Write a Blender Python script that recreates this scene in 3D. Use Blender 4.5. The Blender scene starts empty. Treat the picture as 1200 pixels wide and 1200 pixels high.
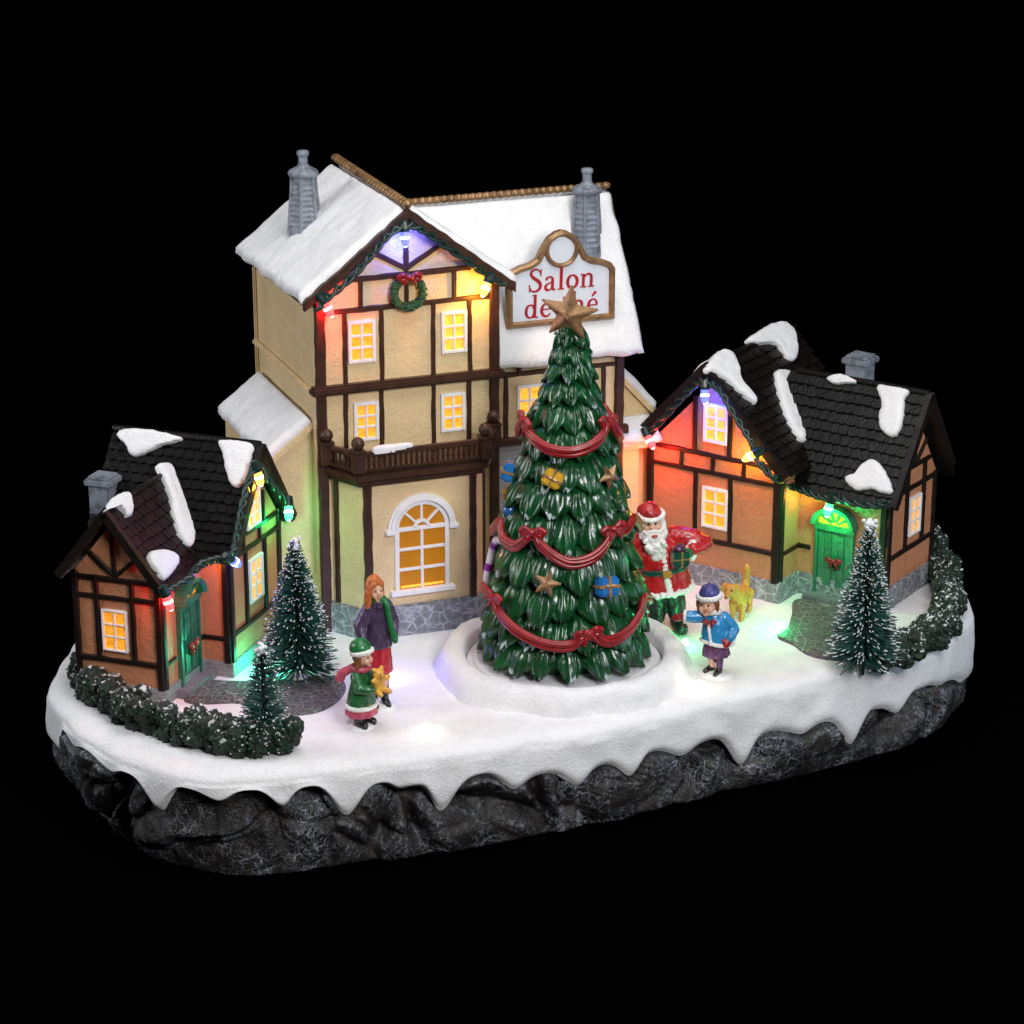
import bpy, bmesh, math, random
from mathutils import Vector, Matrix, noise
V = Vector
random.seed(7)
SC = bpy.context.scene
COL = SC.collection
PI = math.pi
R = math.radians

# ------------------------------------------------------------------ camera survey
PITCH = R(19); FPX = 3000.0; DIST = 12.0
CAM = V((0, -DIST*math.cos(PITCH), 0.7+DIST*math.sin(PITCH)))
def ray(u, v):
    a = (u-600)/FPX; b = -(v-600)/FPX
    return V((a, math.cos(PITCH)+b*math.sin(PITCH), -math.sin(PITCH)+b*math.cos(PITCH)))
def G(u, v, z=0.0):
    """ground point (at height z) surveyed from a photo position"""
    d = ray(u, v); t = (z-CAM.z)/d.z
    return CAM+d*t
def proj(p):
    r = p-CAM
    dep = r.y*math.cos(PITCH)-r.z*math.sin(PITCH); up = r.y*math.sin(PITCH)+r.z*math.cos(PITCH)
    return 600+FPX*r.x/dep, 600-FPX*up/dep

# ------------------------------------------------------------------ materials
MATS = {}
class NT:
    def __init__(s, name):
        s.m = bpy.data.materials.new(name); s.m.use_nodes = True
        s.t = s.m.node_tree; s.n = s.t.nodes; s.b = s.n['Principled BSDF']
        s.tc = s.n.new('ShaderNodeTexCoord')
    def node(s, ty, **kw):
        n = s.n.new(ty)
        for k, v in kw.items(): setattr(n, k, v)
        return n
    def link(s, a, b): s.t.links.new(a, b)
    def noise(s, scale, detail=4, rough=.55, co='Object', dist=0):
        n = s.node('ShaderNodeTexNoise'); n.inputs['Scale'].default_value = scale
        n.inputs['Detail'].default_value = detail; n.inputs['Roughness'].default_value = rough
        n.inputs['Distortion'].default_value = dist
        s.link(s.tc.outputs[co], n.inputs['Vector']); return n
    def ramp(s, src, stops):
        r = s.node('ShaderNodeValToRGB'); e = r.color_ramp.elements
        while len(e) < len(stops): e.new(0.5)
        for el, (p, c) in zip(e, stops):
            el.position = p; el.color = (*c, 1) if len(c) == 3 else c
        s.link(src, r.inputs[0]); return r
    def mix(s, fac, a, b):
        n = s.node('ShaderNodeMix', data_type='RGBA')
        for sock, val in ((n.inputs[0], fac), (n.inputs[6], a), (n.inputs[7], b)):
            if hasattr(val, 'is_linked'): s.link(val, sock)
            elif isinstance(val, (int, float)): sock.default_value = val
            else: sock.default_value = (*val, 1)
        return n.outputs[2]
    def bump(s, h, strength, dist=.01, normal=None):
        b = s.node('ShaderNodeBump'); b.inputs['Strength'].default_value = strength
        b.inputs['Distance'].default_value = dist
        s.link(h, b.inputs['Height'])
        if normal: s.link(normal, b.inputs['Normal'])
        s.link(b.outputs[0], s.b.inputs['Normal']); return b.outputs[0]
    def math(s, op, a, b=None):
        n = s.node('ShaderNodeMath', operation=op)
        for i, v in enumerate((a, b)):
            if v is None: continue
            if hasattr(v, 'is_linked'): s.link(v, n.inputs[i])
            else: n.inputs[i].default_value = v
        return n.outputs[0]

def paint(name, col, rough=.5, var=.18, scale=14, bump=.15, bscale=60, metal=0, coat=0, dark=None, spec=.5):
    """hand painted resin: base colour with worn variation and a fine bump"""
    t = NT(name); n = t.noise(scale, 5, .6)
    d = dark or tuple(c*(1-var*2) for c in col)
    l = tuple(min(1, c*(1+var)) for c in col)
    r = t.ramp(n.outputs[0], [(.28, d), (.5, col), (.75, l)])
    t.link(r.outputs[0], t.b.inputs['Base Color'])
    t.b.inputs['Roughness'].default_value = rough; t.b.inputs['Metallic'].default_value = metal; t.b.inputs['Specular IOR Level'].default_value = spec
    t.b.inputs['Coat Weight'].default_value = coat; t.b.inputs['Coat Roughness'].default_value = .15
    if bump:
        n2 = t.noise(bscale, 3, .6); t.bump(n2.outputs[0], bump, .006)
    MATS[name] = t.m; return t.m

def stucco(name, col, amt=.6):
    t = NT(name); n = t.noise(5, 5, .6)
    r = t.ramp(n.outputs[0], [(.25, tuple(c*.84 for c in col)), (.55, col), (.8, tuple(min(1, c*1.1) for c in col))])
    t.link(r.outputs[0], t.b.inputs['Base Color']); t.b.inputs['Roughness'].default_value = .42
    a = t.noise(85, 2, .5)
    blot = t.ramp(a.outputs[0], [(.56, (0, 0, 0)), (.66, (1, 1, 1))])
    b = t.noise(26, 3, .55)
    h = t.math('ADD', t.math('MULTIPLY', blot.outputs[0], .35), b.outputs[0])
    t.bump(h, amt, .008)
    MATS[name] = t.m; return t.m

def snowmat(name, glitter=True):
    t = NT(name)
    n = t.noise(9, 5, .6)
    r = t.ramp(n.outputs[0], [(.3, (.80, .79, .80)), (.6, (.87, .86, .865))])
    v = t.node('ShaderNodeTexVoronoi'); v.inputs['Scale'].default_value = 120
    t.link(t.tc.outputs['Object'], v.inputs['Vector'])
    sep = t.node('ShaderNodeSeparateColor'); t.link(v.outputs['Color'], sep.inputs[0])
    # scattered glitter flakes: every flake lies at its own angle
    gl = t.math('GREATER_THAN', sep.outputs[0], .93)
    core = t.math('LESS_THAN', v.outputs['Distance'], .33)
    mask = t.math('MULTIPLY', gl, core)
    gv = t.node('ShaderNodeTexVoronoi'); gv.inputs['Scale'].default_value = 210; t.link(t.tc.outputs['Object'], gv.inputs['Vector'])
    gs = t.node('ShaderNodeSeparateColor'); t.link(gv.outputs['Color'], gs.inputs[0])
    grain = t.mix(t.math('MULTIPLY', gs.outputs[1], .14), r.outputs[0], (.50, .50, .55))
    t.link(t.mix(mask, grain, (.97, .97, .98)), t.b.inputs['Base Color'])
    rr = t.node('ShaderNodeMapRange'); t.link(mask, rr.inputs[0])
    rr.inputs[3].default_value = .7; rr.inputs[4].default_value = .22
    t.link(rr.outputs[0], t.b.inputs['Roughness'])
    f = t.noise(95, 4, .75); g = t.noise(20, 3, .5)
    h = t.math('ADD', f.outputs[0], t.math('MULTIPLY', g.outputs[0], .8))
    bn = t.bump(h, .75, .009)
    geo = t.node('ShaderNodeVectorMath', operation='SUBTRACT'); t.link(v.outputs['Color'], geo.inputs[0])
    geo.inputs[1].default_value = (.5, .5, .5)
    sc = t.node('ShaderNodeVectorMath', operation='SCALE'); t.link(geo.outputs[0], sc.inputs[0])
    t.link(t.math('MULTIPLY', mask, .9), sc.inputs['Scale'])
    ad = t.node('ShaderNodeVectorMath', operation='ADD'); t.link(bn, ad.inputs[0]); t.link(sc.outputs[0], ad.inputs[1])
    nm = t.node('ShaderNodeVectorMath', operation='NORMALIZE'); t.link(ad.outputs[0], nm.inputs[0])
    t.link(nm.outputs[0], t.b.inputs['Normal'])
    t.b.inputs['Subsurface Weight'].default_value = .0
    MATS[name] = t.m; return t.m

def cobble(name, base, line, scale=14, rough=.6, stretch=(1, 1, 1), w=.06):
    t = NT(name)
    mp = t.node('ShaderNodeMapping'); mp.inputs['Scale'].default_value = stretch
    wob = t.noise(8, 2)
    ad = t.node('ShaderNodeVectorMath', operation='MULTIPLY_ADD')
    t.link(wob.outputs['Color'], ad.inputs[0]); ad.inputs[1].default_value = (.06,)*3
    t.link(t.tc.outputs['Object'], ad.inputs[2]); t.link(ad.outputs[0], mp.inputs[0])
    v = t.node('ShaderNodeTexVoronoi', feature='DISTANCE_TO_EDGE'); v.inputs['Scale'].default_value = scale
    v.inputs['Randomness'].default_value = .85
    t.link(mp.outputs[0], v.inputs['Vector'])
    m = t.ramp(v.outputs['Distance'], [(.0, (1, 1, 1)), (w*.6, (.55, .55, .55)), (w*1.6, (0, 0, 0))])
    n = t.noise(40, 4, .7)
    b = t.ramp(n.outputs[0], [(.3, tuple(c*.65 for c in base)), (.7, tuple(c*1.3 for c in base))])
    lm = t.math('MULTIPLY', m.outputs[0], t.ramp(t.noise(22, 3).outputs[0], [(.35, (.25,)*3), (.6, (1,)*3)]).outputs[0])
    t.link(t.mix(lm, b.outputs[0], line), t.b.inputs['Base Color'])
    t.b.inputs['Roughness'].default_value = rough
    h = t.ramp(v.outputs['Distance'], [(0, (1, 1, 1)), (w, (.35,)*3), (w*2.2, (.0,)*3), (.4, (.25,)*3)])
    t.bump(t.math('ADD', h.outputs[0], t.math('MULTIPLY', n.outputs[0], .3)), .5, .012)
    MATS[name] = t.m; return t.m

def brick(name, c1, c2, mortar, sx=10, rough=.65):
    t = NT(name)
    # walls run along local x or y: fold both into one running coordinate
    sp = t.node('ShaderNodeSeparateXYZ'); t.link(t.tc.outputs['Object'], sp.inputs[0])
    cb = t.node('ShaderNodeCombineXYZ')
    t.link(t.math('ADD', sp.outputs[0], sp.outputs[1]), cb.inputs[0]); t.link(sp.outputs[2], cb.inputs[1])
    k = t.node('ShaderNodeTexBrick'); t.link(cb.outputs[0], k.inputs['Vector'])
    k.inputs['Scale'].default_value = sx; k.inputs['Color1'].default_value = (*c1, 1)
    k.inputs['Color2'].default_value = (*c2, 1); k.inputs['Mortar'].default_value = (*mortar, 1)
    k.inputs['Mortar Size'].default_value = .02; k.inputs['Brick Width'].default_value = .6
    k.inputs['Row Height'].default_value = .2
    n = t.noise(30, 4)
    t.link(t.mix(t.math('MULTIPLY', n.outputs[0], .5), k.outputs[0], tuple(c*.6 for c in c1)), t.b.inputs['Base Color'])
    t.b.inputs['Roughness'].default_value = rough
    t.bump(t.math('MULTIPLY', k.outputs['Fac'], -1), .4, .008)
    MATS[name] = t.m; return t.m

def glow(name, col, strength, base=None, rough=.25, noisy=0, dark=None, vscale=(26, 26, 34)):
    t = NT(name)
    t.b.inputs['Base Color'].default_value = (*(base or col), 1); t.b.inputs['Roughness'].default_value = rough
    t.b.inputs['Emission Strength'].default_value = strength
    if noisy:
        mp = t.node('ShaderNodeMapping'); mp.inputs['Scale'].default_value = vscale
        t.link(t.tc.outputs['Object'], mp.inputs[0])
        n = t.node('ShaderNodeTexNoise'); n.inputs['Scale'].default_value = 1.6; n.inputs['Detail'].default_value = 3
        n.inputs['Distortion'].default_value = 1.2
        t.link(mp.outputs[0], n.inputs['Vector'])
        r = t.ramp(n.outputs[0], [(.32, dark or tuple(c*.35 for c in col)), (.52, col), (.66, col), (.76, (1.6*col[0], min(1.6, 1.5*col[1]+.2), min(1, col[2]*3+.16)))])
        t.link(r.outputs[0], t.b.inputs['Emission Color'])
        t.bump(n.outputs[0], .3, .01)
    else:
        t.b.inputs['Emission Color'].default_value = (*col, 1)
    MATS[name] = t.m; return t.m

# ------------------------------------------------------------------ mesh builder
class MB:
    def __init__(s): s.v = []; s.f = []; s.mi = []; s.cur = 0; s.X = None; s.col = []; s.c = 0.0
    def add(s, vs, fs):
        k = len(s.v)
        for p in vs:
            p = V(p)
            s.v.append(s.X @ p if s.X else p); s.col.append(s.c)
        for f in fs:
            s.f.append([i+k for i in f]); s.mi.append(s.cur)
    def box(s, c, d, M=None):
        c = V(c); h = V(d)/2; vs = []
        for x in (-1, 1):
            for y in (-1, 1):
                for z in (-1, 1):
                    p = V((x*h.x, y*h.y, z*h.z)); vs.append(c+(M @ p if M else p))
        s.add(vs, [(0, 1, 3, 2), (4, 6, 7, 5), (0, 4, 5, 1), (2, 3, 7, 6), (0, 2, 6, 4), (1, 5, 7, 3)])
    def hexa(s, p8):
        """two quads bottom then top, same winding"""
        s.add(p8, [(3, 2, 1, 0), (4, 5, 6, 7), (0, 1, 5, 4), (1, 2, 6, 5), (2, 3, 7, 6), (3, 0, 4, 7)])
    def prism(s, poly, o, u, v, n, d0, d1):
        N = len(poly); o = V(o)
        vs = [o+u*a+v*b+n*d0 for a, b in poly]+[o+u*a+v*b+n*d1 for a, b in poly]
        s.add(vs, [tuple(range(N-1, -1, -1)), tuple(range(N, 2*N))]+[(i, (i+1) % N, N+(i+1) % N, N+i) for i in range(N)])
    def tube(s, path, r, n=8, closed=False, caps=True, tw=0.0, flat=1.0, upv=None):
        P = [V(p) for p in path]; N = len(P)
        rr = r if isinstance(r, (list, tuple)) else [r]*N
        vs = []; prev = None
        for i in range(N):
            if closed: t = P[(i+1) % N]-P[i-1]
            else: t = P[min(i+1, N-1)]-P[max(i-1, 0)]
            t = t.normalized() if t.length > 1e-9 else V((0, 0, 1))
            if upv: a = (V(upv)-t*t.dot(V(upv)))
            elif prev is None:
                a = V((0, 0, 1)) if abs(t.z) < .9 else V((0, 1, 0)); a = a-t*t.dot(a)
            else: a = prev-t*t.dot(prev)
            a = a.normalized(); prev = a; b = t.cross(a)
            for k in range(n):
                w = 2*PI*k/n+tw*i
                vs.append(P[i]+(a*math.cos(w)*flat+b*math.sin(w))*rr[i])
        fs = []
        M = N if closed else N-1
        for i in range(M):
            for k in range(n):
                j = (i+1) % N
                fs.append((i*n+k, i*n+(k+1) % n, j*n+(k+1) % n, j*n+k))
        if caps and not closed:
            fs.append(tuple(range(n-1, -1, -1))); fs.append(tuple((N-1)*n+k for k in range(n)))
        s.add(vs, fs)
    def limb(s, p0, p1, r0, r1, n=10):
        """tapered limb with round ends"""
        p0 = V(p0); p1 = V(p1); d = p1-p0; L = d.length; t = d/L if L > 1e-9 else V((0, 0, 1))
        path = []; rr = []
        for k in range(5):
            a = PI/2*(1-k/4.0); path.append(p0-t*r0*math.sin(a)); rr.append(max(1e-4, r0*math.cos(a)))
        for k in range(5):
            a = PI/2*k/4.0; path.append(p1+t*r1*math.sin(a)); rr.append(max(1e-4, r1*math.cos(a)))
        s.tube(path, rr, n)
    def chain(s, pts, rs, n=10):
        for i in range(len(pts)-1): s.limb(pts[i], pts[i+1], rs[i], rs[i+1], n)
    def lathe(s, prof, c=(0, 0, 0), n=24, sx=1, sy=1, lean=(0, 0), wob=0, lobes=0, caps=True):
        c = V(c); vs = []; z0 = prof[0][1]
        for (r, z) in prof:
            for k in range(n):
                a = 2*PI*k/n; q = r*(1+wob*math.sin(lobes*a)) if lobes else r
                vs.append(c+V((q*math.cos(a)*sx+lean[0]*(z-z0), q*math.sin(a)*sy+lean[1]*(z-z0), z)))
        fs = []
        for i in range(len(prof)-1):
            for k in range(n): fs.append((i*n+k, i*n+(k+1) % n, (i+1)*n+(k+1) % n, (i+1)*n+k))
        if caps:
            fs.append(tuple(range(n-1, -1, -1))); fs.append(tuple((len(prof)-1)*n+k for k in range(n)))
        s.add(vs, fs)
    def ell(s, c, r, seg=14, rings=9, M=None):
        c = V(c); r = (r, r, r) if isinstance(r, (int, float)) else r; vs = []; fs = []
        for i in range(rings+1):
            th = PI*i/rings
            for k in range(seg):
                a = 2*PI*k/seg
                p = V((r[0]*math.sin(th)*math.cos(a), r[1]*math.sin(th)*math.sin(a), -r[2]*math.cos(th)))
                vs.append(c+(M @ p if M else p))
        for i in range(rings):
            for k in range(seg): fs.append((i*seg+k, i*seg+(k+1) % seg, (i+1)*seg+(k+1) % seg, (i+1)*seg+k))
        s.add(vs, fs)
    def build(s, name, mats, parent=None, smooth=False, bevel=0, loc=None, attr=None, clean=True):
        me = bpy.data.meshes.new(name)
        me.from_pydata([tuple(p) for p in s.v], [], s.f)
        if not isinstance(mats, (list, tuple)): mats = [mats]
        for m in mats: me.materials.append(MATS[m] if isinstance(m, str) else m)
        me.polygons.foreach_set('material_index', s.mi)
        if attr:
            a = me.attributes.new(attr, 'FLOAT', 'POINT'); a.data.foreach_set('value', s.col)
        bm = bmesh.new(); bm.from_mesh(me)
        if clean: bmesh.ops.remove_doubles(bm, verts=bm.verts, dist=2e-5)
        bmesh.ops.recalc_face_normals(bm, faces=bm.faces)
        if bevel:
            es = [e for e in bm.edges if len(e.link_faces) == 2 and e.calc_face_angle(0) > .6]
            bmesh.ops.bevel(bm, geom=es, offset=bevel, segments=2, affect='EDGES', clamp_overlap=True)
        bm.to_mesh(me); bm.free()
        if smooth: me.polygons.foreach_set('use_smooth', [True]*len(me.polygons))
        me.update()
        o = bpy.data.objects.new(name, me); COL.objects.link(o)
        if parent: o.parent = parent
        if loc is not None: o.location = loc
        return o

def melt(mb, name, mat, parent, voxel=.006, smooth=3, disp=0, dscale=30):
    """fuse overlapping volumes into ONE continuous surface"""
    o = mb.build(name, mat, parent)
    m = o.modifiers.new('r', 'REMESH'); m.mode = 'VOXEL'; m.voxel_size = voxel; m.use_smooth_shade = True
    if smooth:
        k = o.modifiers.new('s', 'SMOOTH'); k.iterations = smooth; k.factor = .5
    dg = bpy.context.evaluated_depsgraph_get(); ev = o.evaluated_get(dg)
    me = bpy.data.meshes.new_from_object(ev); old = o.data; o.modifiers.clear(); o.data = me
    me.name = name; bpy.data.meshes.remove(old)
    if disp:
        for v in me.vertices:
            v.co += v.normal*disp*(noise.noise(v.co*dscale)+.5*noise.noise(v.co*dscale*2.3))
    me.polygons.foreach_set('use_smooth', [True]*len(me.polygons))
    return o

def tag(o, label, cat, group=None):
    o['label'] = label; o['category'] = cat
    if group: o['group'] = group
    return o
def thing(name, label, cat, loc=(0, 0, 0), rz=0, group=None):
    o = bpy.data.objects.new(name, None); COL.objects.link(o); o.empty_display_size = .05
    o.location = loc; o.rotation_euler = (0, 0, rz)
    return tag(o, label, cat, group)
def structure(o): o['kind'] = 'structure'; return o

class Frame:
    """placed local space of a building"""
    def __init__(s, loc, deg):
        s.loc = V(loc); s.rz = R(deg); s.M = Matrix.Translation(s.loc) @ Matrix.Rotation(s.rz, 4, 'Z'); s.I = s.M.inverted()
class Face:
    """flat face in a building's local space: u runs along it, v up (or down a slope), n outwards"""
    def __init__(s, o, u, v, n=None):
        s.o = V(o); s.u = V(u).normalized(); s.v = V(v).normalized(); s.n = (V(n) if n else s.u.cross(s.v)).normalized()
        if n is None and s.n.z < -1e-6: s.n = -s.n
    def pt(s, a, b, d=0): return s.o+s.u*a+s.v*b+s.n*d
def pick(fr, face, px, py, lift=0):
    o = fr.I @ CAM; d = fr.I.to_3x3() @ ray(px, py)
    f0 = face.o+face.n*lift
    t = (f0-o).dot(face.n)/d.dot(face.n); X = o+d*t-f0
    return X.dot(face.u), X.dot(face.v)

def catmull(pts, n, closed=False):
    P = [V(p) for p in pts]; N = len(P); out = []
    segs = N if closed else N-1
    for i in range(segs):
        if closed: a, b, c, d = P[i-1], P[i], P[(i+1) % N], P[(i+2) % N]
        else: a, b, c, d = P[max(i-1, 0)], P[i], P[i+1], P[min(i+2, N-1)]
        for k in range(n):
            t = k/n
            out.append(.5*((2*b)+(c-a)*t+(2*a-5*b+4*c-d)*t*t+(3*b-a-3*c+d)*t**3))
    if not closed: out.append(P[-1].copy())
    return out

def beams(face, strokes, name, mat, parent, d1=.012, w=.022, wob=.0022):
    mb = MB()
    for i, s in enumerate(strokes):
        a0, b0, a1, b1 = s[:4]; ww = s[4] if len(s) > 4 else w; dd = (s[5] if len(s) > 5 else d1)+.0007*(i % 7)
        p = V((a0, b0, 0)); q = V((a1, b1, 0)); L = (q-p).length; t = (q-p)/L; nn = V((-t.y, t.x, 0))
        K = max(2, int(L/.05)); rings = []
        for k in range(K+1):
            c = p+t*L*k/K; e1 = ww/2+random.uniform(-wob, wob); e2 = ww/2+random.uniform(-wob, wob)
            l = c+nn*e1; r = c-nn*e2; l2 = c+nn*e1*.72; r2 = c-nn*e2*.72
            rings.append([face.pt(l.x, l.y, -.006), face.pt(l.x, l.y, dd*.6), face.pt(l2.x, l2.y, dd), face.pt(r2.x, r2.y, dd), face.pt(r.x, r.y, dd*.6), face.pt(r.x, r.y, -.006)])
        vs = [x for rg in rings for x in rg]; fs = []
        for k in range(K):
            for j in range(6): fs.append((k*6+j, k*6+(j+1) % 6, k*6+6+(j+1) % 6, k*6+6+j))
        fs += [tuple(range(6)), tuple(K*6+j for j in range(5, -1, -1))]
        mb.add(vs, fs)
    return mb.build(name, mat, parent)

def window(face, cu, cv, w, h, parent, pane, frame='window_white', cols=2, rows=3, bar=.011, fr=.016, glow_box=True):
    mb = MB(); d = .016
    def bx(a0, b0, a1, b1, d0, d1): mb.prism([(a0, b0), (a1, b0), (a1, b1), (a0, b1)], face.o, face.u, face.v, face.n, d0, d1)
    l, r, b, t = cu-w/2, cu+w/2, cv-h/2, cv+h/2
    bx(l, b, l+fr, t, -.004, d); bx(r-fr, b, r, t, -.004, d); bx(l+fr, b, r-fr, b+fr, -.004, d-.0008); bx(l+fr, t-fr, r-fr, t, -.004, d-.0008)
    for i in range(1, cols):
        x = l+fr+(w-2*fr)*i/cols; bx(x-bar/2, b+fr, x+bar/2, t-fr, -.003, d-.002)
    for j in range(1, rows):
        y = b+fr+(h-2*fr)*j/rows; bx(l+fr, y-bar/2, r-fr, y+bar/2, -.003, d-.003)
    f = mb.build('window', frame, parent, bevel=.0025)
    m2 = MB(); K = 6
    vs = []; fs = []
    for i in range(K+1):
        for j in range(K+1):
            vs.append(face.pt(l+fr*.6+(w-1.2*fr)*i/K, b+fr*.6+(h-1.2*fr)*j/K, .003+.0012*random.random()))
    for i in range(K):
        for j in range(K): fs.append((i*(K+1)+j, (i+1)*(K+1)+j, (i+1)*(K+1)+j+1, i*(K+1)+j+1))
    m2.add(vs, fs); m2.build('pane', pane, f, clean=False)
    return f

def blob_sheet(face, poly, H, name, mat, parent, seed=0, base=0.0, smoothn=5, rough=.004, skel=None):
    """lump of snow lying on a face: closed outline in (u,v), domed to height H"""
    pts = catmull([(a, b, 0) for a, b in poly], smoothn, True); N = len(pts)
    c = sum(pts, V())/N
    # long axis of the outline
    xx = sum((p.x-c.x)**2 for p in pts); yy = sum((p.y-c.y)**2 for p in pts); xy = sum((p.x-c.x)*(p.y-c.y) for p in pts)
    ang = .5*math.atan2(2*xy, xx-yy); ax = V((math.cos(ang), math.sin(ang), 0))
    ext = [(p-c).dot(ax) for p in pts]; lo, hi = min(ext)*.55, max(ext)*.55
    mb = MB(); vs = []; fs = []
    for i, p in enumerate(pts):
        p += V((random.uniform(-1, 1), random.uniform(-1, 1), 0))*rough*.5
    ts = [0, 0, .05, .14, .3, .5, .75, .97]
    for k, t in enumerate(ts):
        for p in pts:
            e = (p-c).dot(ax); s = c+ax*max(lo, min(hi, e)); q = p.lerp(s, t)
            h = base-.012 if k == 0 else base+H*(.28+.72*math.sqrt(max(0, 1-(1-min(1, t*2.2))**2)))
            if k: h += rough*noise.noise(V((q.x*22+seed, q.y*22, seed)))
            vs.append(face.pt(q.x, q.y, h))
    for k in range(len(ts)-1):
        for i in range(N): fs.append((k*N+i, k*N+(i+1) % N, (k+1)*N+(i+1) % N, (k+1)*N+i))
    K = (len(ts)-1)*N
    fs.append(tuple(K+i for i in range(N)))
    mb.add(vs, fs)
    return mb.build(name, mat, parent, smooth=True, clean=False)

def snow_slab(face, L, S, T, name, mat, parent, seed=0, du=.05, wav=.018, sides=(1, 1, 1, 1)):
    """thick snow on a roof slope: u 0..L along the ridge, v 0..S down the slope"""
    nu, nv = int(L/.018), int(S/.018); mb = MB(); vs = []; fs = []
    def n1(x, s): return noise.noise(V((x, s*3.7+seed, seed*1.3)))
    for i in range(nu+1):
        for j in range(nv+1):
            a, b = i/nu, j/nv
            u0 = wav*(.5*n1(b*S*5, 1)+.35*n1(b*S*19, 6))*sides[0]; u1 = L+wav*(.5*n1(b*S*5, 2)+.35*n1(b*S*19, 7))*sides[1]
            v0 = 0; v1 = S+wav*1.1*n1(a*L*4.3, 4)*sides[3]+wav*.5*n1(a*L*13, 5)*sides[3]+wav*.3*n1(a*L*37, 8)*sides[3]
            u = u0+(u1-u0)*a; v = v0+(v1-v0)*b
            e = min([9]+([a*L] if sides[0] else [])+([(1-a)*L] if sides[1] else [])+([(1-b)*S] if sides[3] else []))
            k = min(1, e/du); h = T*(.38+.62*math.sqrt(max(0, 1-(1-k)**2)))
            h += .008*noise.noise(V((u*5+seed, v*5, 1)))+.004*noise.noise(V((u*15, v*15+seed, 2)))+.002*noise.noise(V((u*40, v*40+seed, 2)))
            vs.append(face.pt(u, v, h))
    W = nv+1
    for i in range(nu):
        for j in range(nv): fs.append((i*W+j, (i+1)*W+j, (i+1)*W+j+1, i*W+j+1))
    # skirt down to the roof board
    rim = [(i, 0) for i in range(nu+1)]+[(nu, j) for j in range(1, nv+1)]+[(i, nv) for i in range(nu-1, -1, -1)]+[(0, j) for j in range(nv-1, 0, -1)]
    k0 = len(vs); idx = [i*W+j for i, j in rim]
    cc = face.pt(L/2, S/2, 0)
    for q in idx:
        p = vs[q]; d = (p-face.o).dot(face.n); base = p-face.n*d
        vs.append(base+(cc-base)*.012-face.n*.002)
    M = len(rim)
    for q in range(M): fs.append((idx[q], idx[(q+1) % M], k0+(q+1) % M, k0+q))
    fs.append(tuple(k0+q for q in range(M)))
    mb.add(vs, fs)
    return mb.build(name, mat, parent, smooth=True, clean=False)

def tiled_roof(face, L, S, name, mat, parent, rows=12, tw=.046, seed=1, start=0.0):
    """slope of separate overlapping tiles with rounded tails on a board"""
    rnd = random.Random(seed); mb = MB(); p = S/rows
    mb.prism([(start, 0), (L, 0), (L, S), (start, S)], face.o, face.u, face.v, face.n, -.016, .004)
    for r in range(rows):
        v0 = r*p; off = (r % 2)*tw/2; x = start-off
        while x < L-1e-4:
            a0 = max(start, x+.0012); a1 = min(L, x+tw-.0012); x += tw
            if a1-a0 < .006: continue
            jl = rnd.uniform(-.003, .003); lift = .015+rnd.uniform(-.002, .003); th = .011
            v1 = v0+p*1.12+jl; K = 4
            top = []; bot = []
            for k in range(K+1):
                a = a0+(a1-a0)*k/K; s = math.sin(PI*k/K)
                vv = v1-.006+.006*s
                top.append((a, vv, lift+.002*s)); bot.append((a, vv, lift-th))
            vs = [face.pt(a0, v0-.004, .003), face.pt(a1, v0-.004, .003)]+[face.pt(*t) for t in top]+[face.pt(*t) for t in bot]
            n0 = 2; n1 = 2+K+1
            fs = [tuple([0, 1]+[n0+k for k in range(K, -1, -1)])]
            fs += [(n0+k, n0+k+1, n1+k+1, n1+k) for k in range(K)]
            fs += [(0, n0, n1), (1, n1+K, n0+K)]
            mb.add(vs, fs)
    return mb.build(name, mat, parent, clean=False)

def point(name, loc, col, e, r=.015):
    l = bpy.data.lights.new(name, 'POINT'); l.color = col; l.energy = e; l.shadow_soft_size = r
    o = bpy.data.objects.new(name, l); COL.objects.link(o); o.location = loc; return o
# ------------------------------------------------------------------ paints
snowmat('snow')
stucco('cream_stucco', (.75, .555, .305)); stucco('terracotta_stucco', (.52, .215, .105), .75)
paint('timber_brown', (.044, .017, .0085), .42, .3, 20, .3, 45, spec=.4)
paint('timber_black', (.010, .006, .0045), .42, .3, 20, .3, 45, spec=.35)
paint('window_white', (.82, .80, .80), .4, .05, 20, .08)
paint('chimney_grey', (.19, .21, .25), .45, .35, 22, .5, 45)
paint('bronze', (.30, .165, .075), .42, .3, 26, .3, 50, metal=.45)
paint('sign_white', (.70, .73, .79), .35, .03, 10, .05)
paint('sign_red', (.38, .012, .02), .4, .1, 20, 0)
paint('tile_black', (.0055, .0048, .0045), .36, .4, 30, .5, 60, spec=.3)
paint('tile_brown', (.007, .0048, .004), .34, .45, 30, .5, 60, spec=.3)
paint('door_green', (.018, .155, .085), .33, .25, 22, .25, 50, coat=.3)
paint('bow_red', (.26, .006, .009), .34, .25, 24, .15, coat=.15)
paint('wreath_green', (.014, .085, .028), .5, .5, 40, .9, 55)
paint('cable_green', (.004, .024, .018), .35, .3, 30, .1)
paint('socket_green', (.004, .022, .018), .35, .2, 30, .1)
paint('disc_white', (.72, .71, .75), .35, .03, 5, 0)
paint('skin', (.72, .40, .27), .4, .06, 16, .05, coat=.2)
paint('eye_black', (.01, .008, .008), .25, 0, 5, 0)
paint('lip_red', (.50, .06, .04), .35, .1, 20, 0)
paint('coat_red', (.44, .012, .014), .36, .3, 20, .3, 35, coat=.2)
paint('fur_white', (.78, .77, .74), .6, .08, 30, .9, 70)
paint('pants_dark', (.012, .022, .018), .4, .3, 20, .3, 30, coat=.2)
paint('mitten_green', (.012, .13, .04), .36, .25, 20, .2, coat=.2)
paint('gift_green', (.008, .07, .045), .3, .25, 20, .1, coat=.3)
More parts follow.
